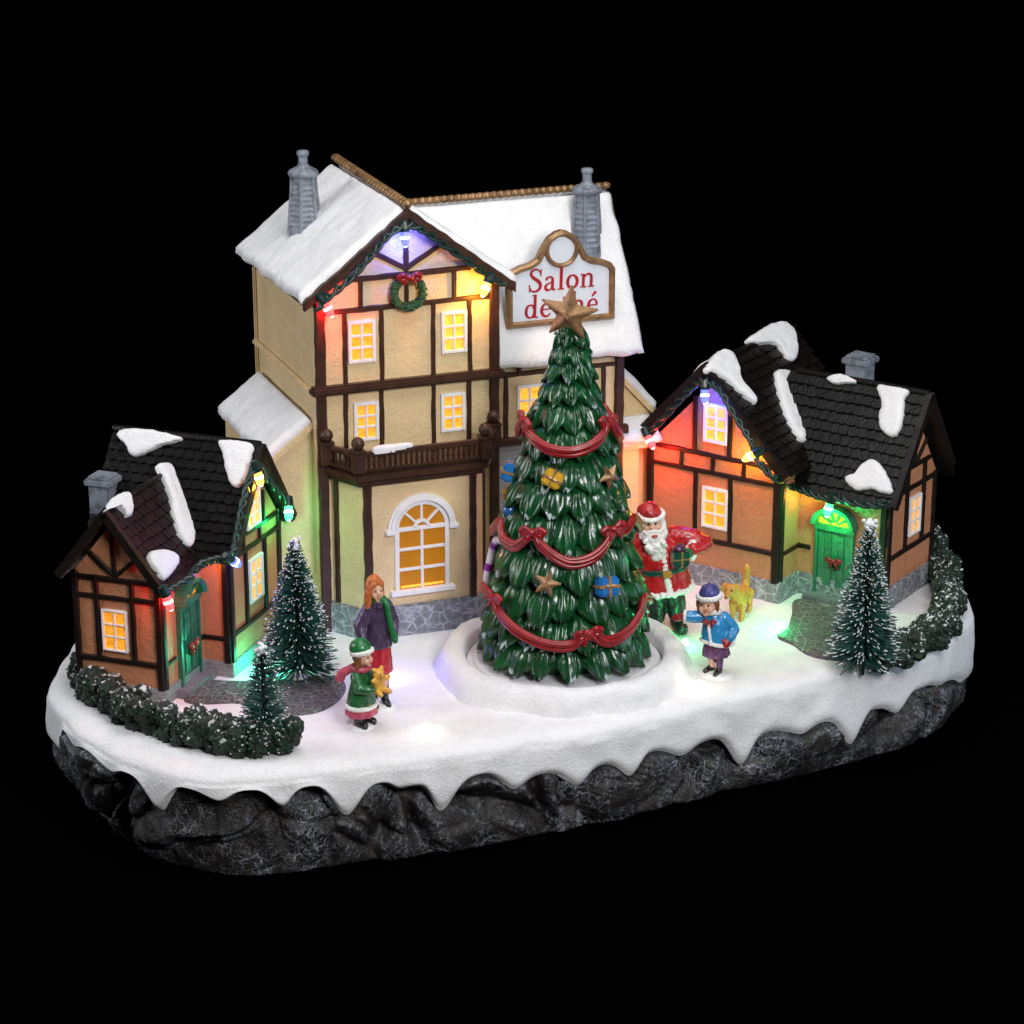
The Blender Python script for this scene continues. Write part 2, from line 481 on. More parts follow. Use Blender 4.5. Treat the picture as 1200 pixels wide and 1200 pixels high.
paint('gift_purple', (.07, .015, .06), .3, .2, 20, .1, coat=.3)
paint('gold', (.50, .27, .05), .4, .2, 20, .1, metal=.5)
paint('coat_blue', (.022, .22, .48), .34, .2, 18, .25, 30, coat=.25)
paint('cap_purple', (.05, .045, .20), .4, .2, 18, .2)
paint('skirt_purple', (.12, .045, .13), .4, .3, 18, .3, 35)
paint('boot_black', (.012, .011, .013), .32, .3, 18, .2, coat=.3)
paint('hair_orange', (.50, .13, .028), .4, .25, 24, .5, 60)
paint('hair_brown', (.20, .075, .02), .42, .3, 24, .5, 60)
paint('coat_plum', (.062, .038, .085), .36, .3, 18, .3, 30, coat=.2)
paint('scarf_green', (.010, .15, .038), .36, .3, 20, .3, 40, coat=.2)
paint('skirt_red', (.44, .015, .03), .36, .3, 18, .3, 30, coat=.2)
paint('scarf_pink', (.42, .06, .10), .4, .25, 20, .3, 40)
paint('coat_green', (.014, .105, .028), .36, .4, 24, .4, 35, coat=.2)
paint('bear_yellow', (.66, .34, .05), .5, .25, 22, .6, 45)
paint('dog_gold', (.56, .25, .04), .5, .12, 14, .7, 50)
paint('gift_blue', (.016, .15, .42), .28, .15, 18, .08, coat=.4)
paint('gift_yellow', (.60, .33, .025), .3, .15, 18, .08, coat=.3)
paint('gift_gold_ribbon', (.42, .25, .11), .35, .2, 20, .05, metal=.5)
paint('bauble_blue', (.02, .10, .28), .2, .1, 12, 0, coat=.5)
paint('cane_white', (.75, .72, .80), .3, .04, 10, 0, coat=.4)
paint('cane_purple', (.28, .02, .34), .3, .1, 10, 0, coat=.4)
paint('wire_dark', (.010, .014, .013), .5, .3, 30, 0)
paint('bristle_green', (.014, .075, .060), .5, .35, 18, 0)
paint('bristle_white', (.74, .76, .78), .6, .05, 18, 0)
paint('brick_trim', (.17, .17, .19), .5, .2, 20, .3)
cobble('plinth_cobble', (.20, .205, .235), (.50, .51, .55), 19, stretch=(1, 1, 1.2), w=.075)
cobble('path_cobble', (.075, .072, .075), (.30, .29, .29), 30, w=.07)
brick('plinth_brick', (.22, .215, .22), (.28, .275, .28), (.36, .36, .37), 9)
brick('shop_brick', (.25, .29, .31), (.30, .34, .35), (.44, .47, .47), 9)
glow('pane_amber', (1.0, .40, .03), .66, noisy=1, dark=(.34, .09, .004))
glow('pane_bright', (1.0, .43, .045), .95, noisy=1, dark=(.50, .16, .006))
glow('pane_dim', (.50, .19, .012), .17, noisy=1, dark=(.34, .11, .006), vscale=(5, 5, 8))
glow('pane_side', (1.0, .40, .03), .55, noisy=1, dark=(.40, .14, .01))
LED = {'blue': (.05, .08, 1.0), 'red': (1.0, .012, .012), 'yellow': (1.0, .42, .03), 'green': (.0, 1.0, .24), 'white': (1.0, .83, .55), 'cold': (.55, .55, 1.0), 'mint': (.45, 1.0, .72), 'teal': (.0, 1.0, .5)}
for k, c in LED.items():
    m = tuple(.6*x+.15 for x in c)
    glow('led_'+k, tuple(.9*x+.04 for x in c), 2.2, base=m, rough=.1); glow('core_'+k, tuple(.4*x+.6 for x in c), 6.0, base=m, rough=.1)

# frosted tree paint: white where the brush touched the tips (vertex mask 'frost')
def frost_mat(name, green, white, lo=.45, hi=.75, rough=.22, nscale=30, coat=.5, streak=None):
    t = NT(name); at = t.node('ShaderNodeAttribute', attribute_name='frost')
    n = t.noise(nscale, 4, .65)
    m = t.math('ADD', t.math('MULTIPLY', at.outputs['Fac'], .75), t.math('MULTIPLY', n.outputs[0], .5))
    r = t.ramp(m, [(lo, (0, 0, 0)), (hi, (1, 1, 1))])
    g = t.ramp(t.noise(12, 4).outputs[0], [(.3, tuple(c*.45 for c in green)), (.7, tuple(c*1.35 for c in green))])
    t.link(t.mix(r.outputs[0], g.outputs[0], white), t.b.inputs['Base Color'])
    t.b.inputs['Roughness'].default_value = rough; t.b.inputs['Coat Weight'].default_value = coat; t.b.inputs['Coat Roughness'].default_value = .12
    t.bump(t.noise(55, 3, .6).outputs[0], .25, .008)
    MATS[name] = t.m
frost_mat('tree_green', (.0036, .062, .016), (.50, .62, .62), .65, .81, .30, 30, .35)
frost_mat('hedge_green', (.006, .020, .0085), (.62, .66, .66), .76, .90, .7, 55, 0)

t = NT('rock_dark'); at = t.node('ShaderNodeAttribute', attribute_name='frost')
wb = t.noise(7, 4, .6); ad = t.node('ShaderNodeVectorMath', operation='MULTIPLY_ADD'); t.link(wb.outputs['Color'], ad.inputs[0]); ad.inputs[1].default_value = (.16,)*3; t.link(t.tc.outputs['Object'], ad.inputs[2])
def crackle(scale, w):
    v = t.node('ShaderNodeTexVoronoi', feature='DISTANCE_TO_EDGE'); v.inputs['Scale'].default_value = scale; t.link(ad.outputs[0], v.inputs['Vector'])
    return t.ramp(v.outputs['Distance'], [(0, (1, 1, 1)), (w, (0, 0, 0))]).outputs[0]
ck = t.math('ADD', crackle(13, .040), t.math('MULTIPLY', crackle(34, .05), .9))
zone = t.ramp(t.noise(4.2, 3, .6).outputs[0], [(.45, (0, 0, 0)), (.60, (1, 1, 1))]).outputs[0]
dry = t.ramp(t.noise(48, 4, .75).outputs[0], [(.50, (0, 0, 0)), (.66, (1, 1, 1))]).outputs[0]
cv = t.ramp(at.outputs['Fac'], [(.30, (0, 0, 0)), (.75, (1, 1, 1))]).outputs[0]
m1 = t.math('MULTIPLY', t.math('MULTIPLY', ck, zone), t.math('ADD', t.math('MULTIPLY', dry, .70), .55))
m2 = t.math('MULTIPLY', t.math('MULTIPLY', cv, dry), .42)
mk = t.math('MINIMUM', t.math('ADD', m1, m2), .9)
g = t.ramp(t.noise(10, 5).outputs[0], [(.3, (.006, .005, .005)), (.55, (.017, .0135, .012)), (.75, (.030, .023, .019))])
t.link(t.mix(mk, g.outputs[0], (.40, .44, .52)), t.b.inputs['Base Color']); t.b.inputs['Roughness'].default_value = .5
t.bump(t.math('ADD', t.noise(30, 5, .7).outputs[0], t.math('MULTIPLY', ck, .25)), .55, .014)
MATS['rock_dark'] = t.m


# ------------------------------------------------------------------ snowy rock base
OUT = [(-2.135, -.03), (-2.14, -.36), (-2.09, -.57), (-1.92, -.89), (-1.70, -1.17), (-1.48, -1.325), (-1.25, -1.385), (-.995, -1.36), (-.635, -1.245),
       (-.262, -1.135), (.078, -1.0), (.465, -.83), (.99, -.525), (1.41, -.315), (1.76, -.12), (2.015, .10), (2.2, .36), (2.295, .6), (2.29, .98),
       (2.13, 1.42), (1.8, 1.85), (1.2, 2.12), (.4, 2.14), (-.4, 1.88), (-1.1, 1.48), (-1.7, .98), (-2.05, .42)]
rim = catmull([(a, b, 0) for a, b in OUT], 32, True); NR = len(rim)
nrm = []
for i in range(NR):
    t = (rim[(i+1) % NR]-rim[i-1]).normalized(); nrm.append(V((t.y, -t.x, 0)))
# drip line: photo heights of the tips (1) and arches (0) of the snow edge along the front
DRIP = [(59, 846, 0), (66, 884, 1), (74, 854, 0), (85, 878, 1), (100, 858, 0), (130, 908, 1), (146, 886, 0), (182, 953, 1), (216, 915, 0), (257, 942, 1), (295, 923, 0), (332, 949, 1), (362, 924, 0),
        (407, 961, 1), (450, 921, 0), (470, 928, .5), (490, 924, 0), (518, 955, 1), (565, 911, 0), (607, 929, 1), (640, 910, 0), (683, 924, 1), (712, 899, 0), (745, 915, 1),
        (768, 884, 0), (806, 889, 1), (840, 869, 0), (875, 901, 1), (905, 861, 0), (945, 864, 1), (973, 849, 0), (1003, 876, 1), (1031, 834, 0), (1058, 838, 1), (1082, 810, 0), (1114, 803, 1), (1133, 786, 0), (1141, 798, 1)]
keys = []
i0 = 0
cand = [i for i in range(NR) if rim[i].y < 1.0 and (nrm[i].y < .25)]
for (px, py, tip) in DRIP:
    best = min(cand, key=lambda i: abs(proj(rim[i]+nrm[i]*.035+V((0, 0, -.15)))[0]-px))
    p = rim[best]+nrm[best]*.035; lo, hi = -.50, .05
    for _ in range(40):
        mid = (lo+hi)/2
        if proj(V((p.x, p.y, mid)))[1] > py: lo = mid
        else: hi = mid
    keys.append((best, max(-.42, min(-.075, mid)), tip))
keys.sort()
seen = {}
for k in keys: seen[k[0]] = k
keys = [seen[k] for k in sorted(seen)]
last = keys[-1][0]; rr_ = random.Random(3); i = last+22; tg = 0
while i < NR-10+keys[0][0]:
    keys.append((i, -.13 if tg == 0 else -.13-rr_.uniform(.03, .1), tg)); tg = 1-tg; i += rr_.randint(14, 22)
DZ = [0]*NR
for q in range(len(keys)):
    a = keys[q]; b = keys[(q+1) % len(keys)]; ib = b[0] if q+1 < len(keys) else b[0]+NR
    for i in range(a[0], ib):
        t = (i-a[0])/max(1, ib-a[0])
        if a[2] < b[2]: w_ = t**1.5; s = w_*w_*(3-2*w_)
        elif a[2] > b[2]: w_ = (1-t)**1.5; s = 1-w_*w_*(3-2*w_)
        else: s = t*t*(3-2*t)
        DZ[i % NR] = a[1]+(b[1]-a[1])*s
for _ in range(2): DZ = [(DZ[i-1]+2*DZ[i]+DZ[(i+1) % NR])/4 for i in range(NR)]
ctr = V((.1, .2, 0))
MC = V((.243, -.2, 0))                                  # middle of the tree stand
def ground_h(x, y):
    return .006*noise.noise(V((x*2.2, y*2.2, 0)))+.003*noise.noise(V((x*7, y*7, 3)))
vs = []; fs = []; rings = []
EDGE = .095
fr_in = [i/46 for i in range(1, 47)]
mb = MB(); mb.add([(ctr.x, ctr.y, ground_h(ctr.x, ctr.y))], [])
for t in fr_in:
    for i in range(NR):
        p = rim[i]-nrm[i]*EDGE
        q = ctr.lerp(p, t); mb.v.append(V((q.x, q.y, ground_h(q.x, q.y)))); mb.col.append(0)
nring = len(fr_in)
def skirt_ring(fn):
    global nring
    for i in range(NR): mb.v.append(fn(i)); mb.col.append(0)
    nring += 1
for k in range(1, 8):
    a = PI/2*k/7
    def f(i, a=a):
        lump = .018*noise.noise(V((rim[i].x*5, rim[i].y*5, 9)))
        p = rim[i]-nrm[i]*(EDGE-(EDGE+.01+lump)*math.sin(a)); h = ground_h(p.x, p.y)
        return V((p.x, p.y, h-.055*(1-math.cos(a))))
    skirt_ring(f)
SK = 12
for k in range(1, SK+1):
    t = k/SK
    def f(i, t=t):
        z0 = -.055; z1 = DZ[i]; z = z0+(z1-z0)*t
        th = .020*(1-t)+.030*(1-max(0, (t-.7)/.3)**2.5)+.008*noise.noise(V((rim[i].x*9, rim[i].y*9, z*9)))
        lump = .018*noise.noise(V((rim[i].x*5, rim[i].y*5, 9)))*(1-t)
        p = rim[i]+nrm[i]*(th-.036*(1-t)+lump); return V((p.x, p.y, z))
    skirt_ring(f)
skirt_ring(lambda i: V((rim[i].x-nrm[i].x*.004, rim[i].y-nrm[i].y*.004, DZ[i]-.008)))
skirt_ring(lambda i: V((rim[i].x-nrm[i].x*.06, rim[i].y-nrm[i].y*.06, DZ[i]+.03)))
for i in range(NR): mb.f.append([0, 1+i, 1+(i+1) % NR]); mb.mi.append(0)
for k in range(nring-1):
    for i in range(NR):
        a = 1+k*NR+i; b = 1+k*NR+(i+1) % NR
        mb.f.append([a, b, b+NR, a+NR]); mb.mi.append(0)
structure(mb.build('snow', 'snow', smooth=True, clean=False))

# rock: chiselled slabs, the ridges dry-brushed with white
rnd = random.Random(11)
def cellrand(c, k):
    h = math.sin(c.x*127.1+c.y*311.7+c.z*74.7+k*19.19)*43758.5453; return h-math.floor(h)
ARC = [0.0]
for i in range(1, NR): ARC.append(ARC[-1]+(rim[i]-rim[i-1]).length)
def rock_disp(p, s):
    z = p.z; s += .30*noise.noise(V((s*1.1, 0, 4)))+.10*noise.noise(V((s*3, z*4, 4))); z += .07*noise.noise(V((s*2.2, 1, 7)))
    k = 1 if noise.noise(V((s*.55, 3, 2))) > -.12 else -1
    q = V(((s*.68+z*.73*k)*.80, (-s*.73*k+z*.68)*1.45, .3))
    out = 0; ridge = 0
    for sc, am, rg in ((1.75, .17, 1), (4.4, .05, .45)):
        d, pts = noise.voronoi(q*sc)
        e = d[1]-d[0]; mk = min(1, e/.42); mk = mk*(2-mk)
        c = pts[0]; tl = V((cellrand(c, 1)-.5, (cellrand(c, 2)-.5)*1.6, 0))
        out += am*(mk*(.62+1.1*(q*sc-c).dot(tl)+.35*(cellrand(c, 4)-.5))-.45)
        e = d[1]-d[0]; ridge += rg*max(0, 1-e/.16)
    out += .012*noise.noise(p*9)+.006*noise.noise(p*24)
    return out, ridge
mb = MB(); RV = 64; NQ = NR; last_ring = None
ZB = -.50
hs = []
for k in range(RV+1):
    t = k/RV; row = []
    for i in range(NQ):
        z = -.05+(ZB+.05)*t
        foot = max(0, (t-.72)/.28)
        ins = .004-.016*math.sin(t*PI)+.010*foot**2
        left = max(0, min(1, (-1.15-rim[i].x)/.7))*max(0, min(1, (.6-rim[i].y)/.8))
        ins += left*(.03*t+.05*t*t)
        p = rim[i]-nrm[i]*ins; p.z = z
        d, rg = rock_disp(p, ARC[i]); fade = min(1, t/.12)*(1-.75*foot)
        d = max(-.10, min(d, .045))
        if z > DZ[i]-.015: d = min(d, -.012)
        mb.v.append(p+nrm[i]*d*fade); hs.append((d, rg))
        row.append(0)
for k in range(RV+1):
    for i in range(NQ):
        d, rg = hs[k*NQ+i]
        # convex crests stand prouder than the rock around them
        nb = (hs[k*NQ+(i+6) % NQ][0]+hs[k*NQ+i-6][0]+hs[max(0, k-4)*NQ+i][0]+hs[min(RV, k+4)*NQ+i][0])/4
        mb.col.append(max(0, min(1, (d-nb)*38+.18)))
for k in range(RV):
    for i in range(NQ):
        a = k*NQ+i; b = k*NQ+(i+1) % NQ; mb.f.append([a, b, b+NQ, a+NQ]); mb.mi.append(0)
mb.f.append([RV*NQ+i for i in range(NQ)]); mb.mi.append(0)
rock = mb.build('rock_base', 'rock_dark', smooth=True, attr='frost', clean=False)
tag(rock, 'craggy dark grey rock base brushed with white, under the dripping snow', 'rock base')

# black cloth the piece stands on
t = NT('black_cloth'); t.b.inputs['Base Color'].default_value = (.0006, .0006, .0006, 1); t.b.inputs['Roughness'].default_value = 1; t.b.inputs['Specular IOR Level'].default_value = 0
MATS['black_cloth'] = t.m
mb = MB(); mb.box((0, 6, ZB-.03), (60, 60, .05)); structure(mb.build('ground', 'black_cloth'))

# snow ring round the turning tree stand
mb = MB(); vs = []; fs = []; n = 128
prof = [(.612, -.02), (.600, .012), (.590, .045), (.576, .082), (.548, .104), (.510, .108), (.485, .099), (.472, .092), (.466, .078), (.464, .03), (.462, .0)]
for (r, z) in prof:
    for k in range(n):
        a = 2*PI*k/n; c, s = math.cos(a), math.sin(a); q = r
        if r > .49:
            w_ = (r-.49)/.1
            q += w_*(.035*noise.noise(V((c*2.2, s*2.2, 5)))+.02*noise.noise(V((c*6, s*6, z*14))))
        zz = z+(.012*noise.noise(V((c*3, s*3, 8)))+.006*noise.noise(V((c*9, s*9, r*20))) if z > .05 else 0)
        vs.append((MC.x+q*c, MC.y+q*s, zz))
for i in range(len(prof)-1):
    for k in range(n): fs.append((i*n+k, i*n+(k+1) % n, (i+1)*n+(k+1) % n, (i+1)*n+k))
mb.add(vs, fs); structure(mb.build('snow_bank', 'snow', smooth=True, clean=False))
mb = MB(); mb.lathe([(.0, .014), (.452, .014), (.458, .02), (.458, .038), (.452, .046), (.43, .05), (.425, .058), (.41, .062), (.0, .063)], (MC.x, MC.y, 0), 96)
tag(mb.build('turntable', 'disc_white', smooth=False, bevel=.002), 'round white plastic turntable disc sunk in the snow ring beneath the decorated tree', 'turntable')

# cobbled paths
GF = Face((0, 0, 0), (1, 0, 0), (0, 1, 0))
def path(pts):
    poly = [(G(u, v).x, G(u, v).y) for u, v in pts]
    o = blob_sheet(GF, poly, .016, 'path', 'path_cobble', None, 2, base=.004, rough=.003); structure(o)
path([(216, 822), (232, 800), (270, 800), (310, 800), (350, 796), (388, 794), (404, 802), (402, 816), (380, 832), (350, 838), (318, 833), (280, 825), (245, 826)])
path([(930, 706), (944, 704), (968, 712), (1000, 716), (1040, 722), (1050, 745), (1030, 766), (1000, 776), (968, 774), (945, 768), (930, 757), (911, 747), (922, 738), (928, 722)])
# ------------------------------------------------------------------ tea room
SAL = Frame((-.921, .236, 0), 21)
sal = thing('tea_room', 'tall cream half-timbered house with snowy roofs, two grey chimneys and a balcony', 'house', SAL.loc, SAL.rz)
W, DEP, EZ, AX, AZ = .915, 1.04, 1.66, .452, 2.0
def house_block(x0, x1, y0, y1, ez, ax, az):
    m = MB(); m.prism([(x0, -.01), (x1, -.01), (x1, ez), (ax, az), (x0, ez)], V((0, y0, 0)), V((1, 0, 0)), V((0, 0, 1)), V((0, 1, 0)), 0, y1-y0); return m
m = house_block(0, W, 0, DEP, EZ, AX, AZ)
# wing: roof ridge runs along x
RY, RZ_ = .50, 1.93
m.prism([(.15, -.01), (.95, -.01), (.95, 1.22), (RY, RZ_-.03), (.15, 1.22)], V((W-.02, 0, 0)), V((0, 1, 0)), V((0, 0, 1)), V((1, 0, 0)), 0, .745)
m.build('wall', 'cream_stucco', sal)
m = MB()       # side moulding strips on the tall left wall
m.box((-.012, DEP/2, 1.205), (.03, DEP-.01, .028)); m.box((-.006, DEP-.02, .8), (.018, .03, 1.6))
m.build('moulding', 'cream_stucco', sal, bevel=.008)
# bay
BAY = [(.055, .01), (.165, -.175), (.735, -.175), (.86, .01)]
m = MB(); m.prism(BAY, V((0, 0, 0)), V((1, 0, 0)), V((0, 1, 0)), V((0, 0, 1)), -.01, .79); bay = m.build('bay', 'cream_stucco', sal)
F0 = Face((0, 0, 0), (1, 0, 0), (0, 0, 1))           # tower front
FB = Face((0, -.175, 0), (1, 0, 0), (0, 0, 1))       # bay front
FW = Face((0, .15, 0), (1, 0, 0), (0, 0, 1))         # wing front
FBL = Face((.055, .01, 0), (.11, -.185, 0), (0, 0, 1)); FBR = Face((.735, -.175, 0), (.125, .185, 0), (0, 0, 1))
FR = Face((1.64, 0, 0), (0, 1, 0), (0, 0, 1))
def roofz(x): return EZ+(AZ-EZ)*(1-abs(x-AX)/AX)
S = [(.022, .0, .022, 1.67, .05, .02), (.893, .0, .893, 1.67, .05, .02),
     (.03, 1.595, .885, 1.605, .026), (.145, 1.742, .775, 1.752, .026),
     (.144, 1.60, .142, 1.24), (.325, 1.60, .325, 1.24), (.584, 1.60, .581, 1.24), (.768, 1.60, .770, 1.24),
     (.142, 1.205, .140, .86), (.321, 1.205, .318, .86), (.583, 1.205, .581, .86), (.763, 1.205, .761, .86),
     (.225, 1.745, .225, 1.61, .022), (.69, 1.745, .69, 1.61, .022), (.452, 1.985, .452, 1.61, .024),
     (.29, 1.865, .452, 1.775, .024), (.615, 1.87, .452, 1.775, .024)]
beams(F0, S, 'timber_frame', 'timber_brown', sal)
m = MB(); m.box((.453, -.012, 1.222), (.975, .06, .045)); m.build('storey_beam', 'timber_brown', sal, bevel=.012)
beams(FB, [(.186, .155, .184, .80, .042, .014)], 'timber_post', 'timber_brown', sal); beams(FB, [(.715, .155, .717, .80, .036, .014)], 'timber_post', 'timber_brown', sal)
beams(FBL, [(.045, .155, .045, .80, .03, .01)], 'timber_post', 'timber_brown', sal)
beams(FBR, [(.14, .155, .14, .80, .03, .01)], 'timber_post', 'timber_brown', sal)
beams(FW, [(1.615, .0, 1.615, 1.24, .05, .02), (.915, 1.155, 1.60, 1.158, .024), (.90, .815, 1.66, .815, .045, .03), (1.01, .83, 1.01, 1.15, .024), (1.08, 1.16, 1.08, 1.24, .02), (1.53, .83, 1.53, 1.15, .024), (1.30, .83, 1.30, 1.15, .024)], 'timber_frame', 'timber_brown', sal)
m = MB(); m.prism([(W, .0), (1.59, .0), (1.59, .79), (W, .79)], FW.o, FW.u, FW.v, FW.n, -.02, .007); m.build('shop_wall', 'shop_brick', sal)
# plinth of cobbles follows the bay
PL = [(-.012, .03), (-.012, -.012), (.045, -.014), (.156, -.193), (.745, -.193), (.872, -.012), (.93, -.012), (.93, .137), (1.655, .137), (1.655, .5), (.5, .5)]
m = MB(); m.prism(PL, V((0, 0, 0)), V((1, 0, 0)), V((0, 1, 0)), V((0, 0, 1)), -.02, .158); m.build('plinth', 'plinth_cobble', sal, bevel=.008)
# windows
window(F0, .226, 1.442, .135, .205, sal, 'pane_amber'); window(F0, .688, 1.445, .130, .205, sal, 'pane_bright')
window(F0, .241, 1.048, .124, .192, sal, 'pane_amber'); window(F0, .679, 1.047, .124, .192, sal, 'pane_amber')
window(FW, 1.135, .985, .135, .225, sal, 'pane_bright')
def arched_window(face, cu, b, t, w, parent):
    m = MB(); r = w/2; d = .018; K = 18
    def bx(a0, b0, a1, b1, d0=-.004, d1=d): m.prism([(a0, b0), (a1, b0), (a1, b1), (a0, b1)], face.o, face.u, face.v, face.n, d0, d1)
    l, rr = cu-r, cu+r
    bx(l, b, l+.02, t); bx(rr-.02, b, rr, t); bx(l+.02, t-.010, rr-.02, t+.010, d1=d-.001)
    bx(l-.025, b-.024, rr+.025, b, d1=.034)
    for j in (1, 2): bx(l+.02, b+(t-b)*j/3-.007, rr-.02, b+(t-b)*j/3+.007, d1=d-.003)
    bx(cu-.007, b, cu+.007, t-.010, d1=d-.002)
    def arc(r0, r1, d1, a0=0, a1=PI):
        ring = []
        for k in range(K+1):
            a = a0+(a1-a0)*k/K; ring.append((cu+r1*math.cos(a), t+r1*math.sin(a), cu+r0*math.cos(a), t+r0*math.sin(a)))
        vs = []; fs = []
        for q in ring:
            vs += [face.pt(q[0], q[1], -.004), face.pt(q[0], q[1], d1), face.pt(q[2], q[3], d1), face.pt(q[2], q[3], -.004)]
        for k in range(K):
            for j in range(4): fs.append((k*4+j, k*4+(j+1) % 4, k*4+4+(j+1) % 4, k*4+4+j))
        m.add(vs, fs+[(0, 1, 2, 3), (K*4+3, K*4+2, K*4+1, K*4)])
    arc(r-.02, r-.001, d); arc(r+.002, r+.022, .030); arc(r+.022, r+.034, .020); arc(.028, .044, d-.001)
    bx(l-.045, t-.016, l-.0005, t+.006, d1=.032); bx(rr+.0005, t-.016, rr+.045, t+.006, d1=.032)
    for a in (PI*.25, PI*.5, PI*.75):
        p0 = (cu+.04*math.cos(a), t+.04*math.sin(a)); p1 = (cu+(r-.015)*math.cos(a), t+(r-.015)*math.sin(a)); nx, ny = -math.sin(a)*.006, math.cos(a)*.006
        m.prism([(p0[0]+nx, p0[1]+ny), (p0[0]-nx, p0[1]-ny), (p1[0]-nx, p1[1]-ny), (p1[0]+nx, p1[1]+ny)], face.o, face.u, face.v, face.n, -.003, d-.003)
    f = m.build('window', 'window_white', parent, bevel=.0025)
    m = MB(); m.prism([(l+.01, b+.002), (rr-.01, b+.002), (rr-.01, t)]+[(cu+(r-.01)*math.cos(PI*k/16), t+(r-.01)*math.sin(PI*k/16)) for k in range(1, 16)]+[(l+.01, t)], face.o, face.u, face.v, face.n, -.002, .004)
    m.build('pane', 'pane_dim', f)
    m = MB(); m.box(tuple(face.pt(cu, b+.013, .0065)), (w-.06, .004, .010)); m.build('sill_reflection', 'pane_bright', f)  # glowing strip stands in for the bright reflection along the pane's foot
arched_window(FB, .452, .238, .545, .275, sal)
# balcony
def offs(poly, d):
    out = []; N = len(poly); c = V((.45, .3))
    for (x, y) in poly: out.append((x+(d if x > .45 else -d)*.9, y-d if y < 0 else y))
    return out
m = MB(); U, VV, NN = V((1, 0, 0)), V((0, 1, 0)), V((0, 0, 1))
m.prism(offs(BAY, .028), V(), U, VV, NN, .785, .815); m.prism(offs(BAY, .050), V(), U, VV, NN, .8155, .850); m.prism(offs(BAY, .036), V(), U, VV, NN, .8505, .866)
bal = m.build('balcony', 'timber_brown', sal, bevel=.006)
bp = offs(BAY, .036); rails = MB(); balus = MB()
corners = [(bp[0][0]+.012, -.03), bp[1], bp[2], (bp[3][0]-.012, -.03)]
for q in range(3):
    a = V((*corners[q], 0)); b = V((*corners[q+1], 0)); L = (b-a).length; t = (b-a)/L
    Mx = Matrix.Rotation(math.atan2(t.y, t.x), 3, 'Z')
    rails.box((a+b)/2+V((0, 0, .952)), (L, .034, .024), Mx); rails.box((a+b)/2+V((0, 0, .874)), (L, .03, .016), Mx)
    k = int(L/.026)
    for j in range(1, k):
        p = a+t*L*j/k; balus.lathe([(.006, .88), (.0095, .90), (.006, .925), (.008, .942)], (p.x, p.y, 0), 6)
rails.build('rail', 'timber_brown', bal, bevel=.005); balus.build('balusters', 'timber_brown', bal)
for (x, y) in corners:
    m = MB(); m.box((x, y, .915), (.058, .058, .10)); m.box((x, y, .972), (.066, .066, .016)); m.lathe([(.02, .978), (.018, .986)], (x, y, 0), 10); m.ell((x, y, 1.008), .032)
    m.build('newel_post', 'timber_brown', bal, bevel=.004)
FRL = Face((0, -.211, .964), (1, 0, 0), (0, 1, 0), (0, 0, 1))
blob_sheet(FRL, [(.20, -.012), (.235, -.02), (.29, -.018), (.35, -.014), (.40, -.004), (.40, .012), (.34, .017), (.27, .02), (.21, .018)], .020, 'snow_patch', 'snow', bal, 4)
# roofs
def gable_roof(fr, parent, ax, az, x0, x1, z0, y0, y1, thick=.03):
    """two slope faces of a roof whose ridge runs along y"""
    L = Face((ax, y1, az), (0, -1, 0), V((x0-ax, 0, z0-az))); Rr = Face((ax, y0, az), (0, 1, 0), V((x1-ax, 0, z0-az)))
    return L, Rr, V((x0-ax, 0, z0-az)).length, V((x1-ax, 0, z0-az)).length
RA, RX0, RX1, RE = 2.035, -.062, .985, 1.65
LF, RF, SL, SR = gable_roof(SAL, sal, AX, RA, RX0, RX1, RE, -.045, 1.10)
m = MB(); RL = 1.145
for f, s in ((LF, SL), (RF, SR)): m.prism([(0, 0), (RL, 0), (RL, s), (0, s)], f.o, f.u, f.v, f.n, -.028, .004)
roof = m.build('roof', 'timber_brown', sal)
snow_slab(LF, RL-.012, SL+.005, .05, 'roof_snow', 'snow', roof, 1, sides=(1, 1, 0, 1))
fR2 = Face(RF.pt(.012, 0), RF.u, RF.v)
snow_slab(fR2, RL-.012, SR+.005, .05, 'roof_snow', 'snow', roof, 2, sides=(1, 1, 0, 1))
def rough_strip(pts, w, d, name, mat, parent, seed=0):
    """ragged board following a gable edge"""
    m = MB(); P = catmull(pts, 14); vs = []; K = len(P)
    for i, p in enumerate(P):
        a = .010*noise.noise(V((i*.45, seed, 0))); b = .008*noise.noise(V((i*.6, seed, 5)))
        vs += [p+V((0, -d, w/2+a)), p+V((0, -d, -w/2+b)), p+V((0, d, -w/2+b)), p+V((0, d, w/2+a))]
    fs = [(i*4+j, i*4+(j+1) % 4, i*4+4+(j+1) % 4, i*4+4+j) for i in range(K-1) for j in range(4)]
    m.add(vs, fs+[(0, 1, 2, 3), (K*4-1, K*4-2, K*4-3, K*4-4)])
    return m.build(name, mat, parent)
rough_strip([(RX0, -.04, RE-.004), ((RX0+AX)/2, -.042, (RE+RA)/2+.004), (AX, -.045, RA+.012)], .046, .018, 'bargeboard', 'timber_brown', roof, 1)
rough_strip([(AX, -.045, RA+.012), ((RX1+AX)/2, -.042, (RE+RA)/2+.004), (RX1, -.04, RE-.004)], .046, .018, 'bargeboard', 'timber_brown', roof, 2)
def ridge_cap(p0, p1, parent, n, r=.021):
    m = MB(); p0, p1 = V(p0), V(p1); t = (p1-p0).normalized(); q = t.to_track_quat('X', 'Z').to_matrix()
    tl = Matrix.Rotation(.5, 3, 'Z')
    m.tube([p0, p1], r*.8, 8)
    for i in range(n): m.ell(p0.lerp(p1, (i+.5)/n), ((p1-p0).length/n*.62, r*1.15, r), 10, 6, q @ tl)
    return m.build('ridge_cap', 'bronze', parent, smooth=True)
ridge_cap((AX, -.05, RA+.052), (AX, 1.10, RA+.066), roof, 26)
